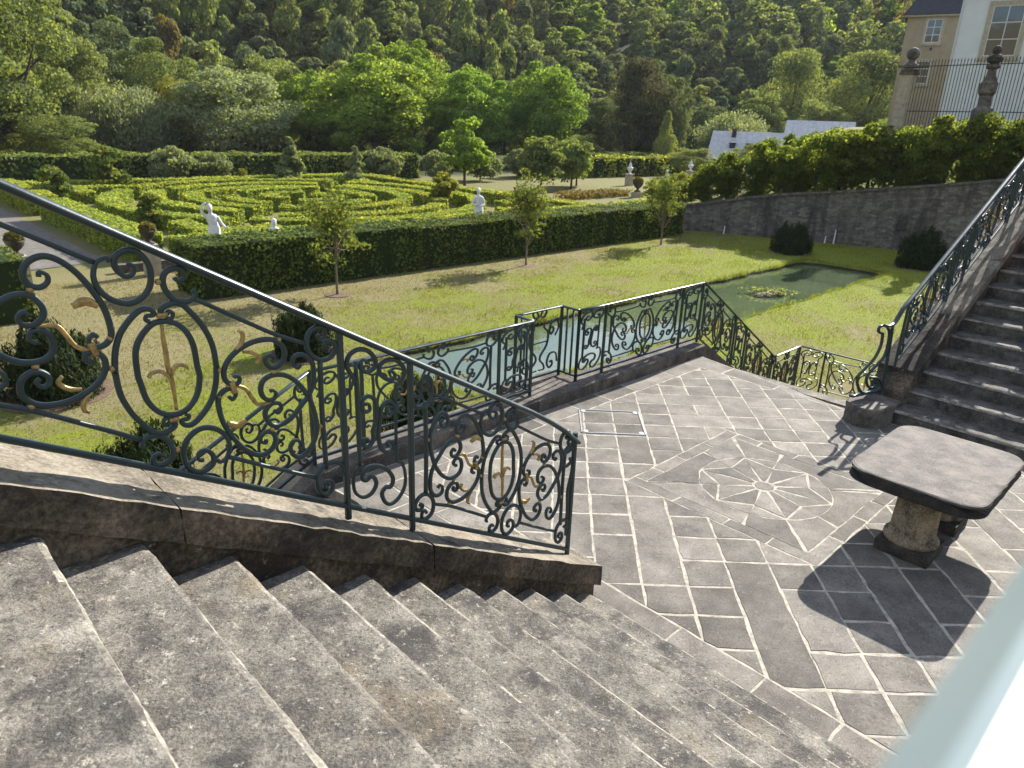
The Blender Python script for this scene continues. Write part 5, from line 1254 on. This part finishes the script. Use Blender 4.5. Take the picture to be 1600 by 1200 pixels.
for q, z_ in ((1.86, 12.24), (1.56, 8.40)): window(bhouse, bc+be_*q+zv*z_, be_, -bf_, 1.34, 2.10, .24, 2, 3, MT['sand'], .05)
m = MB(); m.lathe(bc+be_*2.64-bf_*.25+zv*11.5, [(.05, 0), (.12, .08), (.12, .22), (.04, .3)], 8); m.build('lantern', MT['plinth'], bhouse)

# far barns with pale roofs
def barn(name, label, A, B, zr, ze, half, wallm, roofm, z0):
    A, B = np.array([*A, 0.0]), np.array([*B, 0.0]); e = unit(B-A); f = np.array([-e[1], e[0], 0]); L_ = np.linalg.norm(B-A)
    root = thing(name, label, 'house', (A[0], A[1], z0))
    m = MB(); V = [A-f*half+zv*z0, B-f*half+zv*z0, B+f*half+zv*z0, A+f*half+zv*z0, A-f*half+zv*ze, B-f*half+zv*ze, B+f*half+zv*ze, A+f*half+zv*ze, A+zv*(zr-.1), B+zv*(zr-.1)]
    m.add(V, [(0, 1, 5, 4), (2, 3, 7, 6), (1, 2, 6, 9, 5), (3, 0, 4, 8, 7), (0, 3, 2, 1)]); m.build('wall', wallm, root)
    ro = None
    for sg in (-1, 1):
        nseg = 9
        for k in range(nseg):
            a, b = A-e*.4+e*(L_+.8)*k/nseg, A-e*.4+e*(L_+.8)*(k+1)/nseg; ov = 1.12; dz = (zr-ze)*.12
            m = MB(); P = [a+f*sg*half*ov+zv*(ze-dz), b-e*.02+f*sg*half*ov+zv*(ze-dz), b-e*.02+zv*zr, a+zv*zr]
            m.add(P+[p+zv*.09 for p in P], [(0, 1, 2, 3), (7, 6, 5, 4), (0, 4, 5, 1), (1, 5, 6, 2), (2, 6, 7, 3), (3, 7, 4, 0)]); m.build('roof_sheet', roofm, root)
    return root, e, f, A
b1, e1, f1, A1_ = barn('farm_house', 'grey gabled farmhouse with a pale roof and two dormers beyond the shrub belt', (27.6, 107.2), (40.5, 102.5), 3.0, -.2, 4.6, MT['kerb'], MT['zinc'], -4.5)
m = MB(); m.cbox(A1_+e1*2.6-f1*.9+zv*2.7, e1*.6, f1*.6, zv*1.5); m.build('chimney', MT['wall'], b1)
for q in (2.7, 4.9):
    c = A1_+e1*q-f1*2.7+zv*1.2; m = MB(); m.cbox(c, e1*.75, f1*1.0, zv*.62); dm = m.build('dormer', MT['slate'], b1)
    m = MB(); m.cbox(c+zv*.37-f1*.1, e1*.95, f1*1.2, zv*.10); m.build('dormer_roof', MT['slate'], dm)
barn('farm_barn', 'barn with reddish board gable and pale roof right of the farmhouse', (41.6, 118.2), (50.0, 114.8), 4.9, 2.6, 3.0, MT['redwood'], MT['zinc'], -4.5)

# rock island with weed in the pond
isl = thing('pond_islet', 'small pale weed-covered rock islet in the green pond', 'rock', W(25.6, 12.25, LAWN-.15))
r = rng(3)
for i, (dx, dy, s_) in enumerate(((0, 0, .42), (.35, .1, .30), (-.38, -.05, .32), (.1, -.22, .28), (-.12, .2, .26), (.62, -.02, .2), (-.65, .08, .2))):
    bm = bmesh.new(); bmesh.ops.create_icosphere(bm, subdivisions=2, radius=1)
    for v in bm.verts: v.co = Vector((v.co.x*s_, v.co.y*s_*.8, v.co.z*s_*.42))*(1+.22*math.sin(v.co.x*5+i)*math.sin(v.co.y*6))
    me = bpy.data.meshes.new('rock'); bm.to_mesh(me); bm.free(); me.materials.append(MT['column'])
    o = link('rock', me, isl, tuple(dv*dx+av*dy+zv*.03))
P = np.stack([r.normal(0, .4, 500), r.normal(0, .22, 500), r.uniform(.08, .22, 500)], 1); V, F = leaf_quads(P, np.tile([0, 0, 1.0], (500, 1)), .07, r)
link('weed', mesh('weed', V, F, LF['sage']), isl)

# dry flower border right of the maze
r = rng(8); n_ = 1500; P = r.uniform(0, 1, (n_, 2)); X = (43.5+P[:, :1]*8)*dv+(38.2+P[:, 1:]*2.2)*av; X[:, 2] = LAWN+r.uniform(.05, .5, n_)
V, F = leaf_quads(X, r.normal(size=(n_, 3)), .14, r, 2.2, .8, np.array([0, 0, 1.0])); dryl = leafmat('dry_flower', [(.14, .11, .045), (.19, .12, .05), (.13, .14, .045)], .3)
tag(link('dry_border', mesh('dry_border', V, F, dryl)), 'border of rusty dried flowers before the orchard trees', 'flower border', kind='stuff')
hedge_strip('low_hedge', [(38.2, 31.2), (52.5, 33.0)], 1.4, .55, .2, 34, LF['box'], 655, 'low bright hedge edging the lawn right of the maze', coremat=LF['hedge'], wob=.03)

# pink patterned bag at the top of the right flight
bag = thing('fabric_bag', 'pink patterned cloth bag on the upper steps at the right edge', 'bag', RW(3.16, -.55, 1.575))
m = MB(); r = rng(4); prof = [(.16, 0), (.21, .04), (.23, .14), (.20, .26), (.13, .36), (.10, .40), (.12, .44)]
m.lathe(RW(3.16, -.62, 1.577), prof, 16); m.build('body', MT['pink'], bag, True)
m = MB(); m.tube(catmull([RW(3.16, -.48, 1.970), RW(3.16, -.50, 2.150), RW(3.16, -.66, 2.150), RW(3.16, -.68, 1.970)], 5), .012, 6); m.build('handle', MT['pink'], bag)

# fallen leaves
fl = leafmat('fallen_leaf', [(.16, .10, .03), (.24, .17, .05), (.10, .07, .03)], .2)
r = rng(21)
kk_ = (2, 3, 4, 5, 6, 7, 8, 9)
spots = [(RW(.37*k+.19+r.uniform(-.06, .06), -r.uniform(.05, .5), .175*(k+1)+.003), 'dry yellow-brown leaf on the %s right-hand step from the bottom' % ORD[k]) for k in kk_]
for i, (q, lab) in enumerate(spots):
    V, F = leaf_quads(np.zeros((1, 3)), np.array([[0, 0, 1.0]]), .034, r, 1.4, .2); V[:, 2] -= V[:, 2].min(); V[0, 2] += .006
    tag(link('fallen_leaf', mesh('fallen_leaf', V, F, fl), None, q), lab, 'leaf', 'fallen leaves on the steps')

# ------------------------------------------------------------------ valley trees behind the garden
def at(th, r_):
    t = math.radians(th); x, y = r_*math.sin(t), r_*math.cos(t); return x, y
def place(data, th, r_, base_h, want_h, lab, want_w=None, base_w=None, dz=0, rz=0.0, name='valley_tree', group=None):
    x, y = at(th, r_); z = LAWN+float(hill(np.array(x), np.array(y)))+dz
    s = want_h/base_h; sx = s if not want_w else want_w/base_w
    root = thing(name, lab, 'tree', (x, y, z), group); root.scale = (sx, sx, s); root.rotation_euler = (0, 0, rz)
    link('crown', data[0], root); link('trunk', data[1], root); return root
big = {k: tree_data(200+i, 12, 11, .8, .15 if k == 'oak' else .19, int(n_*(2.6 if k == 'oak' else 1.9)), LF[mt], sh, clumps=cl, limbs=10, fill=fi) for i, (k, mt, sh, n_, cl, fi) in enumerate((
    ('oak', 'olive', 'round', 15000, 90, .5), ('ash', 'bright', 'round', 15000, 95, .45), ('dark', 'dark', 'round', 14000, 80, .5), ('mid', 'mid', 'round', 14000, 80, .5),
    ('copper', 'copper', 'column', 14000, 90, .5), ('poplar', 'mid', 'column', 13000, 90, .5), ('yellow', 'yellow', 'round', 9000, 70, .5), ('spruce', 'mid', 'cone', 9000, 90, .5)))}
big['willow'] = tree_data(230, 12, 12, 1.0, .17, 26000, LF['silver'], 'dome', clumps=80, limbs=10)
big['wide'] = tree_data(231, 12, 14, 1.0, .20, 30000, LF['silver'], 'round', clumps=100, limbs=12, fill=.5)
VT = [  # kind, angle right of straight ahead, distance, height, width, label
    ('oak', -34.5, 84, 17.5, 15, 'huge olive tree filling the upper left corner'), ('oak', -38.5, 82, 15, 14, 'olive tree cut off at the left edge'), ('mid', -30.4, 98, 12.5, 10, 'mid green tree between the corner tree and the willow'),
    ('willow', -27.6, 92, 9.2, 10.5, 'pale grey-green weeping willow left of the wide willow'), ('oak', -32.5, 80, 5.5, 9, 'low olive thicket below the corner tree'), ('yellow', -33.6, 78, 3.4, 5, 'low yellowish bush at the far left above the hedge'),
    ('wide', -21.0, 92, 9.8, 15.5, 'wide silvery willow with dark inside left of centre'), ('yellow', -24.6, 95, 9.2, 6.0, 'yellow-topped tree behind the wide willow'), ('olive_', -25.5, 104, 13.5, 11, 'dull olive tree behind the weeping willow'),
    ('ash', -11.0, 94, 12.8, 16.5, 'broad bright green tree in the centre left'), ('ash', -15.8, 98, 11.0, 9, 'bright tree between the wide willow and the broad bright tree'), ('ash', -8.2, 104, 15.8, 12, 'tall bright green tree rising behind the broad one'),
    ('ash', -3.6, 99, 12.4, 12, 'bright tree with dark inside just left of centre'), ('ash', 1.6, 104, 13.6, 12.5, 'round mid-green tree in the middle of the picture'), ('dark', -1.2, 112, 11.5, 10, 'dark tree in the gap left of the middle tree'),
    ('copper', 8.8, 104, 13.5, 8.5, 'brownish copper-leaved tree right of the middle'), ('dark', 11.2, 108, 12.5, 6.5, 'dark upright tree behind the copper tree'), ('spruce', 10.9, 100, 7.6, 4.2, 'small bright pointed tree at the foot of the copper tree'), ('dark', 6.0, 112, 9.5, 9, 'dark tree left of the copper tree'),
    ('willow', 15.9, 118, 9.4, 12.5, 'round silvery willow left of the farmhouse'), ('dark', 13.8, 128, 9.5, 9, 'dark bush left of the round silvery willow'), ('poplar', 19.3, 150, 19, 13, 'left one of the two tall full poplars'), ('poplar', 24.0, 158, 19.5, 17, 'right and broader one of the two tall full poplars'),
    ('mid', 21.4, 140, 11, 10, 'mid green tree between the poplars and the farm roofs'), ('ash', 26.0, 132, 8.5, 8.5, 'pale rounded tree right of the barn'), ('mid', 29.0, 128, 9, 9, 'mid green tree by the ochre house'), ('mid', 17.5, 135, 12, 9, 'mid green tree behind the silvery willow'),
    ('spruce', -6.2, 96, 4.0, 4.0, 'low pointed bush in front of the broad bright tree'), ('mid', -18.0, 110, 13, 11, 'mid green tree behind the gap right of the wide willow'), ('dark', -28.5, 112, 16, 12, 'dark tree above the weeping willow'), ('mid', 4.6, 99, 4.5, 6, 'low green bush under the middle tree'),
    ('dark', -13.0, 106, 8, 10, 'dark undergrowth tree behind the broad bright tree'), ('dark', -22.0, 104, 9, 12, 'dark undergrowth tree behind the wide willow'), ('dark', -5.0, 108, 7, 10, 'dark undergrowth tree left of the middle'), ('mid', 13.0, 92, 3.5, 6, 'low bushy growth before the spruce and the hedge'), ('oak', 17.2, 96, 4.0, 6, 'low olive bush left of the farmhouse gable')]
DIM = {'copper': 11, 'poplar': 11, 'spruce': 11, 'willow': 12, 'wide': 14}
for i, (k, th, r_, hh, ww, lab) in enumerate(VT):
    kk = 'oak' if k == 'olive_' else k
    place(big[kk], th, r_, 12, hh, lab, ww, DIM.get(kk, 11), rz=i*1.37)

# forest on the slope
ft = [tree_data(260+i, 14, 9.5, 1.5, .46, int(n_*1.8), LF[mt], sh, clumps=cl, limbs=4, fill=.5) for i, (mt, sh, n_, cl) in enumerate((
    ('mid', 'round', 3000, 46), ('dark', 'round', 3000, 46), ('olive', 'round', 3000, 44), ('dark', 'column', 3000, 46), ('brown', 'column', 2600, 40), ('olive', 'column', 2600, 40), ('mid', 'column', 3000, 44), ('dark', 'cone', 2600, 60), ('bright', 'round', 3000, 44)))]
FN = ['rounded mid green', 'rounded dark green', 'rounded olive', 'tall dark green', 'tall browning', 'tall olive', 'tall mid green', 'dark pointed', 'rounded bright green']
r = rng(99); pts = []; cell = {}
def near(x, y, sp):
    cx, cy = int(x//8), int(y//8)
    return any((x-a)**2+(y-b)**2 < sp*sp for i in (-1, 0, 1) for j in (-1, 0, 1) for a, b in cell.get((cx+i, cy+j), ()))
for tries in range(40000):
    th = r.uniform(-41, 36); r0 = np.interp(th, [-60, -34, -10, 10, 34, 60], [105, 108, 125, 160, 190, 190]); rt = (.45*r0+5.7)/.25
    rr = math.sqrt(r.uniform((r0-2)**2, (rt+14)**2)); x, y = at(th, rr); sp = 4.6+.0075*rr+(.5 if th > 2 else 0)
    if abs(th-11.9) < 1.2 and rr < r0+16: continue
    if not near(x, y, sp): pts.append((x, y, th, rr)); cell.setdefault((int(x//8), int(y//8)), []).append((x, y))
pts.sort(key=lambda q: q[3])
lod = [tree_data(260+i, 14, 9.5, 1.5, .80, 620, LF[mt], sh, clumps=cl, limbs=0, fill=.5) for i, (mt, sh, cl) in enumerate((('mid', 'round', 40), ('dark', 'round', 40), ('olive', 'round', 40), ('dark', 'column', 40), ('brown', 'column', 36), ('olive', 'column', 36), ('mid', 'column', 40), ('dark', 'cone', 50), ('bright', 'round', 40)))]
lodV = []
for c_, t_ in lod:
    v = np.empty(len(c_.vertices)*3, np.float32); c_.vertices.foreach_get('co', v); lodV.append(v.reshape(-1, 3).astype(float))
REF = [(-40, 'the left edge'), (-34, 'the corner tree'), (-27.6, 'the weeping willow'), (-21, 'the wide willow'), (-14, 'the broad bright tree'), (-7.5, 'the tall bright tree'), (-2.6, 'the bright tree left of centre'), (2.4, 'the middle tree'), (8.8, 'the copper tree'), (15.0, 'the silvery willow'), (19.3, 'the left poplar'), (24, 'the right poplar'), (30, 'the ochre house')]
buckets = {}
SV, SM = [], []
for i, (x, y, th, rr) in enumerate(pts):
    left = th < 2
    v = int(r.choice(9, p=[.17, .18, .13, .16, .07, .07, .13, .06, .03] if left else [.24, .31, .17, .07, .03, .02, .08, .02, .06]))
    tall = FN[v].startswith('tall')
    hs = r.uniform(.75, 1.12)*(1.22 if tall else .92)*(1.0 if left else .88); ws = r.uniform(.72, 1.08)*(.72 if tall else .92)*(1.0 if left else 1.10)
    z = LAWN+float(hill(np.array(x), np.array(y)))-.5; rz_ = r.uniform(0, 6.28)
    if i < 300:
        o = thing('forest_tree', FN[v]+' tree in the dense wood on the slope', 'tree', (x, y, z), FN[v]+' trees of the hillside wood')
        r0 = np.interp(th, [-60, -34, -10, 10, 34, 60], [105, 108, 125, 160, 190, 190]); rw_ = 'at the foot of the slope' if rr < r0+8 else 'low on the slope' if rr < r0+26 else 'halfway up the slope' if rr < r0+52 else 'high on the slope'
        buckets.setdefault((v, rw_, min(REF, key=lambda q: abs(q[0]-th))[1]), []).append((th, o))
        o.scale = (ws, ws, hs); o.rotation_euler = (0, 0, rz_); link('crown', ft[v][0], o); link('trunk', ft[v][1], o)
    else:
        c_, s_ = math.cos(rz_), math.sin(rz_); q = lodV[v]*np.array([ws, ws, hs])
        SV.append(np.stack([q[:, 0]*c_-q[:, 1]*s_+x, q[:, 0]*s_+q[:, 1]*c_+y, q[:, 2]+z], 1)); SM.append(np.full(len(q)//4, v))
for (v, rw_, ref), L_ in buckets.items():
    L_.sort(key=lambda q: q[0])
    for i, (th, o) in enumerate(L_):
        o['label'] = lab_ = ('%s tree %s above %s' % (FN[v], rw_, ref)) if len(L_) == 1 else '%s from left of %s trees %s above %s' % (ORD[i], FN[v].replace('rounded bright green', 'bright rounded'), rw_.replace('of the slope', '').replace('the slope', '').replace(' on ', ' ').strip(), ref.replace('bright tree left of centre', 'bright centre tree'))
        if len(lab_.split()) > 16: o['label'] = ' '.join(w for w in lab_.split() if w != 'the')
SV = np.concatenate(SV); SM = np.concatenate(SM)
wm = mesh('distant_wood', SV, np.arange(len(SV)).reshape(-1, 4))
for c_, t_ in lod: wm.materials.append(c_.materials[0])
wm.polygons.foreach_set('material_index', SM.astype(np.int32))
tag(link('distant_wood', wm), 'far upper part of the dense mixed wood on the slope', 'wood', kind='stuff')
print('FOREST', len(pts), len(SV)//4)

# ------------------------------------------------------------------ summer haze in the valley air
hz = MB(); hz.box((-900, -900, -9), (1800, 0, 0), (0, 1800, 0), (0, 0, 140))
hm = bpy.data.materials.new('valley_haze'); hm.use_nodes = True; hn, hl = hm.node_tree.nodes, hm.node_tree.links
hn.remove(hn['Principled BSDF']); pv = hn.new('ShaderNodeVolumePrincipled'); pv.inputs['Color'].default_value = (.82, .88, 1.0, 1); pv.inputs['Density'].default_value = .00013; pv.inputs['Anisotropy'].default_value = .0
hl.new(pv.outputs['Volume'], hn['Material Output'].inputs['Volume'])
tag(hz.build('haze', hm), 'thin blue-white haze in the valley air', 'haze', kind='stuff')
